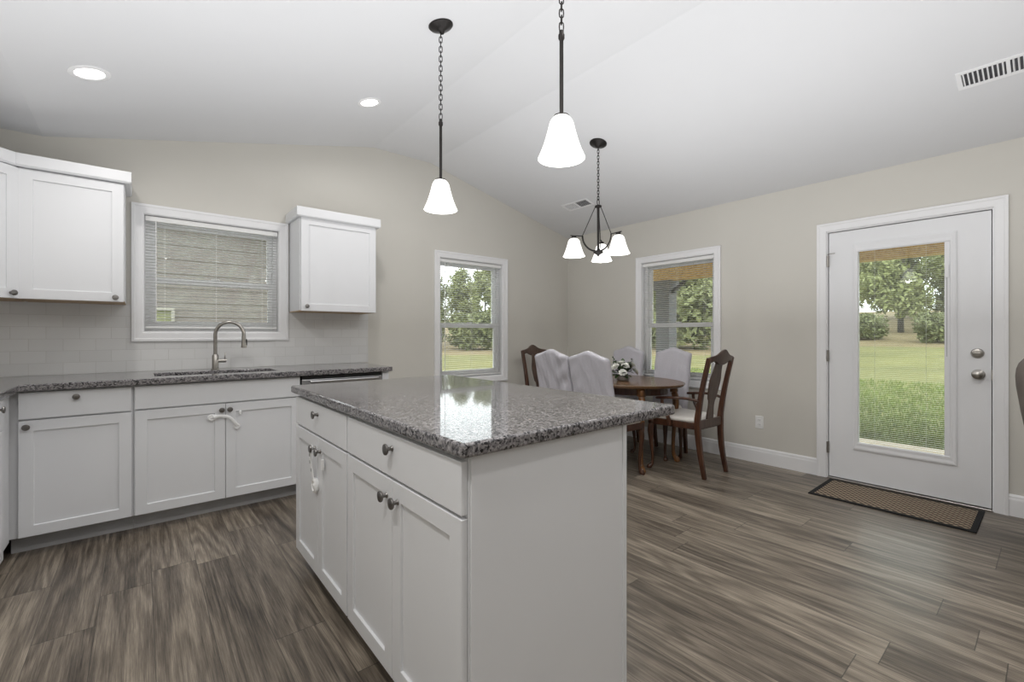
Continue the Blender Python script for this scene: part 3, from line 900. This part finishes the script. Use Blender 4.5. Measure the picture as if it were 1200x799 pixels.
# chandelier
cx_, cy_ = 2.968, 2.455
zc = ceil_z(cx_)
c = thing('chandelier', 'three-light bronze chandelier with white bell shades by the dining table', 'chandelier', (cx_, cy_, zc))
bm = nb(); lathe(bm, [(.072, 0), (.072, -.006), (.060, -.014), (.03, -.024), (.014, -.036), (.004, -.040)], 28, Matrix.Rotation(slope_rot(cx_), 4, 'Y')); autosmooth(obj('canopy', bm, 'bronze', c), 35)
zt, zb = 2.252-zc, 1.862-zc
bm = nb(); chain(bm, (0, 0, -.034), (0, 0, zt+.055)); obj('chain', bm, 'bronze', c, smooth=True)
bm = nb(); pts = [(.014*math.cos(2*PI*k/14), 0, zt+.034+.028*math.sin(2*PI*k/14)) for k in range(14)]; tube(bm, pts, .0035, 6, closed=True); obj('hanging_loop', bm, 'bronze', c, smooth=True)
bm = nb(); lathe(bm, [(.004, zt+.012), (.026, zt+.006), (.030, zt-.002), (.026, zt-.010), (.011, zt-.014), (.0095, zb+.03), (.014, zb+.02), (.042, zb+.008), (.040, zb-.002), (.014, zb-.018), (.007, zb-.026), (.004, zb-.034)], 20); autosmooth(obj('centre_column', bm, 'bronze', c), 35)
for a in (150, -92, 31.6):
    a = R(a); dv = Vector((math.cos(a), math.sin(a), 0)); side = Vector((-math.sin(a), math.cos(a), 0))
    def W_(r, z): return (dv.x*r, dv.y*r, z)
    za = 1.995-zc
    bm = nb()
    arc = [W_(.02+.118*math.sin(R(t)), zb+.012+(za-zb-.012)*(1-math.cos(R(t)))) for t in range(0, 91, 9)]
    tube(bm, arc, [(.0075, .003)]*len(arc), 8, up=tuple(side))
    tube(bm, [W_(.134, za), W_(.242, za+.002)], [(.008, .004)]*2, 8, up=(0, 0, 1))
    arm = obj('arm', bm, 'bronze', c, smooth=True)
    bm = nb(); tube(bm, [W_(.026, zt-.006), W_(.138, za+.004)], .0032, 8); obj('brace_rod', bm, 'bronze', arm, smooth=True)
    bm = nb(); lathe(bm, [(.006, za), (.020, za-.004), (.022, za-.018), (.030, za-.020), (.030, za-.026)], 16, Matrix.Translation(dv*.212)); autosmooth(obj('socket_cup', bm, 'bronze', arm), 35)
    bm = nb(); bell(bm, .043, .092, 1.823-zc, za-.024, mx=Matrix.Translation(dv*.212)); s = obj('glass_shade', bm, 'shade', c, smooth=True)
    bm = nb(); lathe(bm, [(.012, za-.024), (.014, za-.06), (.028, za-.095), (.022, za-.125), (.006, za-.135)], 14, Matrix.Translation(dv*.212)); obj('light_bulb', bm, 'bulb', s, smooth=True)
    point(c, (dv.x*.212, dv.y*.212, 1.835-zc), CHANDELIER_W)

# ceiling registers (long side along Y)
def register(label, x, y, L, W, nslat, tilt=1):
    c = thing('ceiling_vent', label, 'vent', (x, y, ceil_z(x))); c.rotation_euler = (0, slope_rot(x), 0)
    bm = nb(); ins = .022
    grid_solid(bm, [-W/2, -W/2+ins, W/2-ins, W/2], [-L/2, -L/2+ins, -.008, .008, L/2-ins, L/2], lambda u, v: not (abs(u) < W/2-ins and .008 < abs(v) < L/2-ins), lambda u, v: (u, v, -.006), (0, 0, .006))
    obj('vent_frame', bm, 'trim', c, .002)
    bm = nb(); box(bm, -W/2+ins, W/2-ins, -L/2+ins, L/2-ins, -.0008, -.0004); obj('duct_shade_sheet', bm, 'dark', c)  # flat dark sheet painting the shade behind the louvers
    bm = nb()
    for s in (-1, 1):
        for k in range(nslat):
            y_ = s*(.008+(L/2-ins-.008)*(k+.5)/nslat)
            t = .0035; dy = .004*s*tilt
            v = box(bm, -W/2+ins, W/2-ins, y_-t/2, y_+t/2, -.0055, -.001)
            for q in v:
                if q.co.z > -.002: q.co.y += dy
    obj('louver_slats', bm, 'trim', c)
register('long white ceiling vent with louvers at the right edge of the photo', 3.615, .165, .40, .16, 9)
register('small white ceiling vent behind the chandelier', 3.71, 3.36, .36, .15, 8, -1)

# ------------------------------------------------------------------ door mat
c = thing('door_mat', 'narrow brown woven mat with black border before the glass door', 'mat', (4.055, .735, 0))
bm = nb(); grid_solid(bm, [-.255, -.225, .225, .255], [-.435, -.405, .405, .435], lambda u, v: not (abs(u) < .225 and abs(v) < .405), lambda u, v: (u, v, .001), (0, 0, .008)); obj('border', bm, 'matborder', c, .003)
bm = nb(); box(bm, -.225, .225, -.405, .405, .001, .007); obj('woven_field', bm, 'matweave', c)

# ------------------------------------------------------------------ dining set
TX, TY, TZ = 3.55, 2.77, .74
t = thing('dining_table', 'oval wooden dining table with curved legs in the corner by the windows', 'table', (TX, TY, 0))
bm = nb(); prof = [(.93, -.026), (.965, -.026), (.985, -.018), (.99, -.010), (1.0, -.008), (1.0, -.002), (.995, 0), (.5, 0), (.01, 0)]
A_, B_ = .50, .72; rings = []
for s, z in prof:
    rings.append([bm.verts.new(((A_-(1-s)*.5 if s > .9 else A_*s)*math.cos(2*PI*k/72), (B_-(1-s)*.5 if s > .9 else B_*s)*math.sin(2*PI*k/72), TZ+z)) for k in range(72)])
for a, b in zip(rings, rings[1:]):
    for k in range(72): bm.faces.new((a[k], a[(k+1) % 72], b[(k+1) % 72], b[k]))
bm.faces.new(rings[0][::-1]); bm.faces.new(rings[-1])
autosmooth(obj('tabletop', bm, 'tablewood', t), 30)
bm = nb(); rings = []
for s, z in ((-.05, .715), (-.05, .640), (-.07, .640), (-.07, .715)):
    rings.append([bm.verts.new(((.40+s)*math.cos(2*PI*k/48)*1.0, (.62+s)*math.sin(2*PI*k/48), z)) for k in range(48)])
for i in range(4):
    a, b = rings[i], rings[(i+1) % 4]
    for k in range(48): bm.faces.new((a[k], a[(k+1) % 48], b[(k+1) % 48], b[k]))
obj('apron', bm, 'wood', t, smooth=False)
def cabriole(bm, x, y, z_top, dx, dy, s=1.0, block=.07):
    """queen-anne leg with its knee turned out along (dx, dy)"""
    box(bm, x-.026*s, x+.026*s, y-.026*s, y+.026*s, z_top-block, z_top)
    o = lambda k: (x+dx*k*s, y+dy*k*s)
    Z = z_top-block
    key = [(0, 1.0, .026), (.012, .93, .030), (.016, .82, .029), (.008, .6, .022), (-.004, .35, .0165), (-.006, .17, .0145), (.004, .085, .018), (.022, .045, .026), (.026, .018, .027), (.024, .0, .022)]
    P = [(*o(k), Z*f) for k, f, r in key]; P = spline(P, 4)
    tube(bm, P, lerp_list([r*s for k, f, r in key], 4), 12)
for sx in (-1, 1):
    for sy in (-1, 1):
        bm = nb(); cabriole(bm, sx*.255, sy*.515, .714, sx*.6, sy*.8); obj('leg', bm, 'tableleg', t, smooth=True)

def leg_rear(bm, x, w=.017):
    key = [(-.245, 0), (-.205, .22), (-.190, .43), (-.200, .55), (-.235, .75), (-.290, .985)]
    P = spline([(x*(1.0 if z > .3 else .95), y, z) for y, z in key], 5)
    n = len(P); rad = lerp_list([(.013, .016), (.016, .021), (.017, .024), (.016, .021), (.0155, .018), (.015, .016)], 5)
    tube(bm, P, rad, square=True, up=(0, 1, 0))
def wood_chair(label, loc, rz, arms=False, group='carved wooden dining chairs'):
    c = thing('dining_chair', label, 'chair', loc, rz, group)
    W = .182
    for s in (-1, 1):
        bm = nb(); leg_rear(bm, s*W); autosmooth(obj('rear_post', bm, 'wood', c, .004), 40)
    fx = .225 if arms else .205
    for s in (-1, 1):
        bm = nb(); cabriole(bm, s*fx, .215, .445, s*.7, .7, .85, .05); obj('front_leg', bm, 'wood', c, smooth=True)
    bm = nb(); prism(bm, [(-W+.01, -.195), (W-.01, -.195), (fx+.01, .235), (-fx-.01, .235)], .388, .445); obj('seat_frame', bm, 'wood', c, .006)
    bm = nb()
    n, rings = 10, []
    for j, (f, z) in enumerate(((1.0, .446), (1.0, .462), (.965, .478), (.85, .488), (.5, .496), (.02, .498))):
        ring = []
        for k in range(40):
            a = 2*PI*k/40; ca, sa = math.cos(a), math.sin(a)
            u = math.copysign(abs(ca)**.35, ca); v = math.copysign(abs(sa)**.35, sa)
            hw = (W-.005)+(fx-W+.012)*(v*.5+.5)
            ring.append(bm.verts.new((u*hw*f*.985, .02+v*.205*f, z)))
        rings.append(ring)
    for a, b in zip(rings, rings[1:]):
        for k in range(40): bm.faces.new((a[k], a[(k+1) % 40], b[(k+1) % 40], b[k]))
    bm.faces.new(rings[0][::-1]); bm.faces.new(rings[-1])
    obj('seat_cushion', bm, 'cushion', c, smooth=True)
    # crest rail
    bm = nb(); N = 28; pr = []
    for k in range(N+1):
        u = -1+2*k/N; x = u*(W+.014)
        top = 1.0+.052*math.exp(-(u/.36)**2)-.012*abs(u)**4
        bot = .935-.012*math.exp(-(u/.35)**2)+.022*math.exp(-((abs(u)-.62)/.22)**2)
        yb = lambda z: -.262-(z-.87)*.235 - .018*(1-u*u)
        pr.append([bm.verts.new((x, yb(bot)+.012, bot)), bm.verts.new((x, yb(top)+.010, top)), bm.verts.new((x, yb(top)-.010, top)), bm.verts.new((x, yb(bot)-.012, bot))])
    for a, b in zip(pr, pr[1:]):
        for k in range(4): bm.faces.new((a[k], b[k], b[(k+1) % 4], a[(k+1) % 4]))
    bm.faces.new(pr[0][::-1]); bm.faces.new(pr[-1])
    autosmooth(obj('crest_rail', bm, 'woodback', c, .004), 40)
    # vase splat
    bm = nb(); pr = []
    for k in range(25):
        f = k/24; z = .455+f*.50
        wv = .052+.020*math.sin(f*PI)**2*(1 if f > .35 else .4)+.016*math.exp(-((f-.68)/.16)**2)-.014*math.exp(-((f-.26)/.12)**2)
        y = -.192-.028*f-.060*f**1.8
        pr.append([bm.verts.new((-wv, y+.006, z)), bm.verts.new((wv, y+.006, z)), bm.verts.new((wv, y-.006, z)), bm.verts.new((-wv, y-.006, z))])
    for a, b in zip(pr, pr[1:]):
        for k in range(4): bm.faces.new((a[k], b[k], b[(k+1) % 4], a[(k+1) % 4]))
    bm.faces.new(pr[0][::-1]); bm.faces.new(pr[-1])
    autosmooth(obj('back_splat', bm, 'woodback', c, .002), 40)
    bm = nb(); box(bm, -W+.01, W-.01, -.205, -.18, .40, .468); obj('back_rail', bm, 'woodback', c, .003)
    if arms:
        for s in (-1, 1):
            bm = nb()
            P = spline([(s*(W), -.208, .628), (s*(W+.035), -.10, .645), (s*(W+.062), .02, .640), (s*(W+.066), .10, .632), (s*(W+.055), .155, .626)], 6)
            tube(bm, P, lerp_list([(.016, .012), (.017, .012), (.020, .012), (.024, .013), (.018, .011)], 6), 10, up=(0, 0, 1))
            a = obj('armrest', bm, 'wood', c, smooth=True)
            bm = nb()
            P = spline([(s*(fx-.002), .035, .405), (s*(fx+.012), .050, .48), (s*(fx+.020), .092, .56), (s*(W+.062), .10, .626)], 6)
            tube(bm, P, lerp_list([(.022, .016), (.020, .015), (.014, .013), (.017, .014)], 6), 10, up=(0, 1, 0)); obj('arm_support', bm, 'wood', a, smooth=True)
    return c
wood_chair('dark wooden armchair with cream seat at the near end of the dining table', (3.695, 2.05, 0), R(-2), arms=True)
wood_chair('dark wooden dining chair at the far end of the table by the corner', (3.55, 3.60, 0), PI)

def slip_chair(label, loc, rz, seed, W=.205, lean=.10, wr=1.0, zt=1.0):
    rnd = random.Random(seed)
    c = thing('slipcovered_chair', label, 'chair', loc, rz, 'dining chairs in grey slipcovers')
    for s in (-1, 1):
        bm = nb(); tube(bm, spline([(s*.165, -.215, 0), (s*.17, -.185, .22), (s*.17, -.175, .44)], 4), lerp_list([.013, .017, .018], 4), square=True, up=(0, 1, 0)); obj('rear_leg', bm, 'wood', c)
        bm = nb(); cabriole(bm, s*.17, .165, .43, s*.7, .7, .8, .05); obj('front_leg', bm, 'wood', c, smooth=True)
    bm = nb(); prism(bm, [(-.175, -.19), (.175, -.19), (.195, .19), (-.195, .19)], .385, .44); obj('seat_frame', bm, 'wood', c, .005)
    bm = nb(); rings = []
    for f, z in ((1.0, .441), (1.0, .46), (.95, .478), (.7, .488), (.02, .492)):
        ring = []
        for k in range(32):
            a = 2*PI*k/32; ca, sa = math.cos(a), math.sin(a)
            u = math.copysign(abs(ca)**.35, ca); v = math.copysign(abs(sa)**.35, sa)
            ring.append(bm.verts.new((u*(.185+.01*v)*f, .01+v*.18*f, z)))
        rings.append(ring)
    for a, b in zip(rings, rings[1:]):
        for k in range(32): bm.faces.new((a[k], a[(k+1) % 32], b[(k+1) % 32], b[k]))
    bm.faces.new(rings[0][::-1]); bm.faces.new(rings[-1])
    obj('seat_cushion', bm, 'cushion', c, smooth=True)
    # loose fabric cover over the back
    bm = nb(); NU, NV = 30, 34
    ph = [rnd.uniform(0, 6.28) for _ in range(6)]
    def top(u): return zt-.004+.046*math.exp(-(u/.52)**2)-.012*abs(u)**6
    G = {}
    for side in (0, 1):
        for i in range(NU+1):
            for j in range(NV+1):
                u = -1+2*i/NU; v = j/NV
                z = .445+(top(u)-.445)*v
                wv = W*(.99+.03*v)
                edge = max(0, 1-(1-abs(u))/.10); tv = max(0, (v-.95)/.05)
                th = .030*(math.sqrt(max(0, 1-edge**2)))*(math.sqrt(max(0, 1-tv**2)))+.001
                yc = -.195-lean*(v**1.25)
                wrk = wr*(.004*math.sin(9*u+5*v+ph[0])*math.sin(7*v+ph[1])+.0035*math.sin(23*v-6*u+ph[2])*max(0, math.sin(3*u+ph[3]))+.002*math.sin(31*u+13*v+ph[4]))
                y = yc+(th if side == 0 else -th)+wrk*(1-edge)*(1-tv)
                x = u*wv+.002*math.sin(17*v+ph[5])*abs(u)
                if side == 1 and (i in (0, NU) or j == NV): G[(1, i, j)] = G[(0, i, j)]; continue
                G[(side, i, j)] = bm.verts.new((x, y, z))
    for side in (0, 1):
        for i in range(NU):
            for j in range(NV):
                q = [G[(side, i, j)], G[(side, i+1, j)], G[(side, i+1, j+1)], G[(side, i, j+1)]]
                q = list(dict.fromkeys(q))
                if len(q) > 2:
                    try: bm.faces.new(q if side else q[::-1])
                    except ValueError: pass
    obj('back_cover', bm, 'slip', c, smooth=True)
    return c
slip_chair('grey slipcovered chair on the near side of the table, right one of the front pair', (3.065, 2.395, 0), -PI/2, 3, W=.204)
slip_chair('grey slipcovered chair with puckered cover, left one of the front pair', (3.065, 2.815, 0), -PI/2, 5, W=.200, wr=2.2, zt=1.005)
slip_chair('grey slipcovered chair in front of the right wall window', (3.945, 2.50, 0), PI/2, 8, W=.195, wr=.6, lean=.07)
slip_chair('grey slipcovered chair beside the window, behind the white flowers', (3.965, 3.06, 0), PI/2, 11, W=.195, wr=.6, lean=.07)

# flowers
c = thing('flower_arrangement', 'arrangement of white flowers with dark green leaves on the dining table', 'flowers', (3.50, 2.60, TZ))
bm = nb(); lathe(bm, [(.045, 0), (.060, .01), (.068, .035), (.062, .055), (.056, .055), (.058, .035), (.03, .012)], 24); autosmooth(obj('bowl', bm, 'pot', c), 40)
rnd = random.Random(4)
heads = [(-.085, .02, .135), (-.03, -.05, .145), (.055, -.07, .150), (.085, -.01, .135), (-.075, -.055, .085), (.0, .07, .15), (-.02, .0, .165), (.06, .06, .12), (.10, -.07, .085), (-.10, .07, .10)]
for h in heads:
    bm = nb(); hv = Vector(h); n0 = Vector((h[0], h[1], .10)).normalized()
    q = Vector((0, 0, 1)).rotation_difference(n0).to_matrix()
    for layer, (rad, cnt, tilt, ln) in enumerate(((.006, 4, 80, .018), (.012, 6, 60, .026), (.017, 7, 38, .032), (.020, 8, 14, .034))):
        for k in range(cnt):
            a = 2*PI*k/cnt+layer*.6+rnd.uniform(-.15, .15); tl = R(tilt)
            rows = []
            for i in range(4):
                f = i/3; wdt = .011*math.sin(PI*(.18+.72*f))*(1+.2*layer)
                rr_ = rad*.4+ln*f*math.cos(tl*(1-.25*f)); zz = ln*f*math.sin(tl*(1-.25*f))-layer*.003
                row = []
                for s in (-1, 0, 1):
                    p = Vector((rr_*math.cos(a)-s*wdt*math.sin(a), rr_*math.sin(a)+s*wdt*math.cos(a), zz+abs(s)*.003))
                    row.append(bm.verts.new(hv+q @ p))
                rows.append(row)
            for r0, r1 in zip(rows, rows[1:]):
                for s in (0, 1): bm.faces.new((r0[s], r0[s+1], r1[s+1], r1[s]))
    obj('flower_head', bm, 'petal', c, smooth=True)
def leafs(bm, n, zmax, rmax, size, rnd):
    for _ in range(n):
        a = rnd.uniform(0, 2*PI); el = rnd.uniform(.05, 1.3); L = rnd.uniform(.6, 1.0)
        d = Vector((math.cos(a)*math.cos(el), math.sin(a)*math.cos(el), math.sin(el)))
        base_ = Vector((0, 0, .05))+d*rnd.uniform(.03, rmax*L)
        s = size*rnd.uniform(.6, 1.2); x = d.cross(Vector((0, 0, 1))).normalized(); up = x.cross(d).normalized()
        d2 = (d+Vector((0, 0, rnd.uniform(-.6, .4)))).normalized()
        pts = [(0, 0), (.3, .32), (.65, .30), (1, 0), (.65, -.30), (.3, -.32)]
        bm.faces.new([bm.verts.new(base_+d2*(u*s)+x*(v*s)+up*(-.15*s*u*u)) for u, v in pts])
bm = nb(); leafs(bm, 170, .2, .125, .05, rnd)
o = obj('foliage', bm, 'leaf', c); o['kind'] = 'stuff'
bm = nb()
for _ in range(9):
    a = rnd.uniform(0, 2*PI); e = Vector((math.cos(a)*.09, math.sin(a)*.09, rnd.uniform(.15, .215)))
    tube(bm, spline([(0, 0, .04), (e.x*.4, e.y*.4, e.z*.7), tuple(e)], 4), .0018, 5)
    for k in range(5):
        p = e*(.6+.1*k); d = Vector((rnd.uniform(-1, 1), rnd.uniform(-1, 1), rnd.uniform(0, 1))).normalized(); x = d.cross(Vector((0, 0, 1))).normalized()
        bm.faces.new([bm.verts.new(p+d*(u*.035)+x*(v*.035)) for u, v in ((0, 0), (.4, .25), (1, 0), (.4, -.25))])
obj('sprigs', bm, 'leaf', c)

# ------------------------------------------------------------------ recliner at the right edge
c = thing('recliner', 'taupe upholstered recliner back cut by the right edge of the photo', 'armchair', (3.62, -.42, 0))
def pillow(bm, cx0, cy0, cz0, hx, hy, hz, p=3.2, rotx=0, n=28):
    mx_ = Matrix.Translation((cx0, cy0, cz0)) @ Matrix.Rotation(rotx, 4, 'X')
    rows = []
    for i in range(n//2+1):
        th = PI*i/(n//2); row = []
        for k in range(n):
            ph_ = 2*PI*k/n
            e = 2/p; f = lambda v: math.copysign(abs(v)**e, v)
            row.append(bm.verts.new(mx_ @ Vector((hx*f(math.sin(th))*f(math.cos(ph_)), hy*f(math.sin(th))*f(math.sin(ph_)), hz*f(math.cos(th))))))
        rows.append(row)
    for a, b in zip(rows, rows[1:]):
        for k in range(n):
            try: bm.faces.new((a[k], a[(k+1) % n], b[(k+1) % n], b[k]))
            except ValueError: pass
    bmesh.ops.remove_doubles(bm, verts=bm.verts[:], dist=1e-5)
bm = nb(); pillow(bm, 0, .415, .80, .315, .125, .275, 4, R(-8)); obj('backrest', bm, 'sofa', c, smooth=True)
bm = nb(); pillow(bm, 0, .31, .72, .27, .10, .20, 3, R(-10)); obj('lumbar_cushion', bm, 'sofa', c, smooth=True)
for s in (-1, 1):
    bm = nb(); pillow(bm, s*.36, 0.02, .42, .105, .40, .22, 4); obj('armrest', bm, 'sofa', c, smooth=True)
bm = nb(); pillow(bm, 0, -.05, .40, .26, .38, .10, 4); obj('seat_cushion', bm, 'sofa', c, smooth=True)
bm = nb(); box(bm, -.36, .36, -.36, .34, .06, .34); obj('base', bm, 'sofa', c, .03)
bm = nb(); box(bm, -.30, .30, -.30, .28, 0, .06); obj('plinth', bm, 'black', c)

# ------------------------------------------------------------------ outside: porch
ZG = -.16
c = thing('porch', 'covered porch outside the glass door with cedar boards and concrete slab', 'porch', (0, 0, 0))
c['kind'] = 'structure'
bm = nb(); box(bm, XR+.14, 6.83, -3.0, 4.75, ZG-.1, -.10); obj('porch_slab', bm, 'concrete', c)
bm = nb(); box(bm, XR+.14, 7.1, -3.2, 4.9, 2.30, 2.36); obj('porch_ceiling', bm, 'cedar', c)
bm = nb(); box(bm, 6.66, 6.84, -3.1, 4.75, 2.05, 2.30); obj('porch_beam', bm, 'cedar', c, .004)
bm = nb(); box(bm, 6.63, 6.87, 4.02, 4.26, -.10, 2.05)
box(bm, 6.60, 6.90, 3.99, 4.29, -.10, .12); box(bm, 6.60, 6.90, 3.99, 4.29, 1.90, 2.05)
obj('porch_post', bm, 'post', c, .004)
bm = nb(); tube(bm, [(6.74, 4.02, 1.86), (6.74, 3.80, 2.03)], [(.03, .02)]*2, square=True); obj('post_brace', bm, 'bin', c)

# ground in polar form around the house corner: lawn out to rb(theta), then a dry field rising to the trees
def pw(t, pts):
    if t <= pts[0][0]: return pts[0][1]
    for (a0, b0), (a1, b1) in zip(pts, pts[1:]):
        if t <= a1: return b0+(b1-b0)*(t-a0)/(a1-a0)
    return pts[-1][1]
def rb(t): return pw(t, [(14, 50), (24, 29), (34, 27), (110, 26)])
def fs(t): return pw(t, [(14, .09), (24, .05), (40, .03)])
def gz_r(r, t):
    e = max(0, r-rb(t)); f = min(e, 22)
    return ZG + max(0, min(r, rb(t))-12)*.006 + f*fs(t) + max(0, e-22)*.12
def gz(x, y):
    return gz_r(math.hypot(x, y), math.degrees(math.atan2(y, x)))
TH = list(range(-40, 131, 2))
def ground(name, fr, mat):
    bm = nb(); rows = []
    for t in TH:
        rows.append([bm.verts.new((r*math.cos(R(t)), r*math.sin(R(t)), gz_r(r, t))) for r in fr(t)])
    for p, q in zip(rows, rows[1:]):
        for k in range(len(p)-1): bm.faces.new((p[k], p[k+1], q[k+1], q[k]))
    return obj(name, bm, mat)
def lawn_r(t):
    c_, s_ = math.cos(R(t)), math.sin(R(t))
    r0 = min(4.52/c_ if c_ > .02 else 99, 4.28/s_ if s_ > .02 else 99, 6.5)
    return [r0, 9, 12, 18, rb(t)]
struct(ground('lawn', lawn_r, 'lawn'), 'green mown lawn outside the windows and glass door', 'lawn')
struct(ground('dry_field', lambda t: [rb(t), rb(t)+4, rb(t)+10, rb(t)+22, rb(t)+45], 'drygrass'), 'tan dry field rising between the lawn and the trees', 'field')
# dry grass strip at the end of the lawn
import numpy as np
def blades(name, n, region, h0, h1, mat, seed, w=.012):
    rs = np.random.RandomState(seed)
    P = np.array([region(rs) for _ in range(n)])
    hh = rs.uniform(h0, h1, n); az = rs.uniform(0, 2*PI, n); ln = rs.uniform(-.35, .35, (n, 2))*hh[:, None]
    ww = w*rs.uniform(.6, 1.4, n)
    v = np.zeros((n, 3, 3))
    v[:, 0] = P + np.stack([np.cos(az)*ww, np.sin(az)*ww, 0*ww], 1); v[:, 1] = P - np.stack([np.cos(az)*ww, np.sin(az)*ww, 0*ww], 1)
    v[:, 2] = P + np.stack([ln[:, 0], ln[:, 1], hh], 1)
    me = bpy.data.meshes.new(name); me.from_pydata(v.reshape(-1, 3).tolist(), [], np.arange(n*3).reshape(-1, 3).tolist())
    o = bpy.data.objects.new(name, me); C.objects.link(o); me.materials.append(M[mat]); o['kind'] = 'stuff'; return o
def reg_near(rs):
    x = 6.86+rs.rand()**1.6*9; y = x*(.10+.62*rs.rand()); return (x, y, gz(x, y)-.005)
tag(blades('grass_blades', 26000, reg_near, .05, .11, 'blade', 1), 'green grass blades growing just beyond the porch slab', 'grass')
# ------------------------------------------------------------------ trees
def foliage_mesh(name, seed, rad, hgt, z0, n, leaf, mat):
    rs = np.random.RandomState(seed)
    nc = 42
    cen = []
    while len(cen) < nc:
        p = rs.uniform(-1, 1, 3)
        if (np.abs(p)**3.5).sum() <= 1: cen.append(p*[rad*.70, rad*.70, hgt/2*.85]+[0, 0, z0+hgt/2])
    cen = np.array(cen)
    k = rs.randint(0, nc, n)
    d = rs.normal(size=(n, 3)); d /= np.linalg.norm(d, axis=1)[:, None]
    P = cen[k] + d*(rs.rand(n, 1)**.45)*rad*.36
    a = rs.normal(size=(n, 3)); a /= np.linalg.norm(a, axis=1)[:, None]
    b = np.cross(a, rs.normal(size=(n, 3))); b /= np.linalg.norm(b, axis=1)[:, None]
    s = leaf*rs.uniform(.5, 1.2, (n, 1))
    v = np.stack([P+a*s, P+b*s*.45, P-a*s, P-b*s*.45], 1)
    me = bpy.data.meshes.new(name); me.from_pydata(v.reshape(-1, 3).tolist(), [], np.arange(n*4).reshape(-1, 4).tolist())
    me.materials.append(M[mat]); return me
FOL = [foliage_mesh('foliage', 11, 3.0, 11, .6, 10000, .24, 'tree_a'), foliage_mesh('foliage', 12, 3.2, 10.5, .4, 10000, .24, 'tree_b'),
       foliage_mesh('foliage', 13, 2.6, 12, .6, 10000, .24, 'tree_a')]
def trunk_mesh(seed, h):
    rnd = random.Random(seed); bm = nb()
    tube(bm, spline([(0, 0, -.3), (.1, .05, h*.3), (-.1, .1, h*.6), (.05, 0, h)], 4), lerp_list([.22, .18, .13, .05], 4), 8)
    for _ in range(7):
        z = rnd.uniform(h*.3, h*.85); a = rnd.uniform(0, 6.28)
        tube(bm, [(0, 0, z), (math.cos(a)*.9, math.sin(a)*.9, z+.7), (math.cos(a)*1.9, math.sin(a)*1.9, z+1.8)], [.07, .05, .02], 6)
    me = bpy.data.meshes.new('trunk'); bm.to_mesh(me); bm.free(); me.materials.append(M['bark']); return me
TRK = [trunk_mesh(1, 9.5), trunk_mesh(2, 8.5), trunk_mesh(3, 10)]
def tree(x, y, k, label, sc=1.0, group=None):
    t = thing('tree', label, 'tree', (x, y, gz(x, y)), (x*7+y*3) % 6.28, group); t.scale = (sc, sc, sc)
    for nm, me in (('crown', FOL[k]), ('trunk', TRK[k])):
        q = bpy.data.objects.new(nm, me); C.objects.link(q); q.parent = t
        if nm == 'crown': q['kind'] = 'stuff'
    return t
g1, g2, g3 = 'trees beyond the lawn in the door glass', 'trees beyond the lawn in the right wall window', 'trees beyond the lawn in the back window'
def at_polar(t, dr): r = rb(t)+dr; return r*math.cos(R(t)), r*math.sin(R(t))
for t_, dr_, k in [(1.5, 14, 0), (9.6, 14, 2), (5.6, 24, 1), (13.2, 24.5, 0), (9.5, 33, 1), (2.2, 33, 2)]:
    x, y = at_polar(t_, dr_); tree(x, y, k, 'leafy green tree beyond the lawn, seen through the glass door', 1.35, g1)
for t_, dr_, k in [(20.5, 12, 1), (29.8, 13, 2), (41, 12, 0), (25, 26.5, 0), (35.5, 24, 1)]:
    x, y = at_polar(t_, dr_); tree(x, y, k, 'leafy green tree beyond the lawn, seen through the right wall window', 1.1, g2)
for t_, k, sc in [(47.5, 0, .50), (53.8, 2, .52), (60.3, 1, .54), (67.2, 0, .56)]:
    x, y = at_polar(t_, 10.5); tree(x, y, k, 'leafy green tree beyond the lawn, seen through the tall back window', sc, g3)
for t_, k, sc in [(56.6, 0, .60), (64.4, 2, .66)]:
    x, y = at_polar(t_, 16); tree(x, y, k, 'leafy green tree beyond the lawn, seen through the tall back window', sc, g3)
BUSH = [foliage_mesh('foliage', 21, 1.9, 2.6, -.1, 3600, .20, 'tree_b')]
for t_, dr_, sc in [(1.4, 5.6, 1), (7.0, 4.2, 1), (12.4, 6.4, 1), (20.5, 4.6, 1), (30, 5.4, 1.6), (40.4, 5.4, 1.1), (47.7, 5.0, 1), (55.2, 5.0, 1), (62.7, 5.0, 1)]:
    x, y = at_polar(t_, dr_)
    o = bpy.data.objects.new('bush', BUSH[0]); C.objects.link(o); o.location = (x, y, gz(x, y)); o.rotation_euler = (0, 0, (x*5+y*9) % 6.28); o.scale = (sc, sc, sc)
    tag(o, 'dark green bush at the foot of the trees beyond the lawn', 'bush', 'bushes at the foot of the trees')

# ------------------------------------------------------------------ neighbouring house behind the sink window
c = thing('neighbor_house', 'beige lap-sided neighbouring house seen through the sink window', 'house', (0, 9.0, ZG))
bm = nb(); z = 0.0; EXP = .115
while z < 3.05:
    v = box(bm, -4.5, 2.6, 0, .15, z, z+EXP)
    for q in v:
        if q.co.y < .05 and q.co.z > z+.05: q.co.y += .012
    z += EXP
obj('wall', bm, 'siding', c)
bm = nb()
for sgn in (1,):
    prism(bm, [(-4.9, 2.95), (1.35, 3.35), (2.9, 2.88), (2.9, 2.98), (1.35, 3.48), (-4.9, 3.08)], -.35, 1.5, lambda q: Vector((q.x, q.z, q.y)))
obj('roof', bm, 'roof', c)
bm = nb(); prism(bm, [(.2, 3.16), (1.35, 3.20), (2.9, 2.74), (2.9, 2.86), (1.35, 3.33), (.2, 3.27)], -.36, -.33, lambda q: Vector((q.x, q.z, q.y))); obj('fascia', bm, 'vinyl', c)
bm = nb(); ringbox(bm, -.22, .42, .9, 1.75, .045, .045, .045, -.05, .02); wf = obj('window', bm, 'housetrim', c)
bm = nb(); box(bm, -.175, .375, -.02, 0, .945, 1.705); obj('pane', bm, 'darkglass', wf)
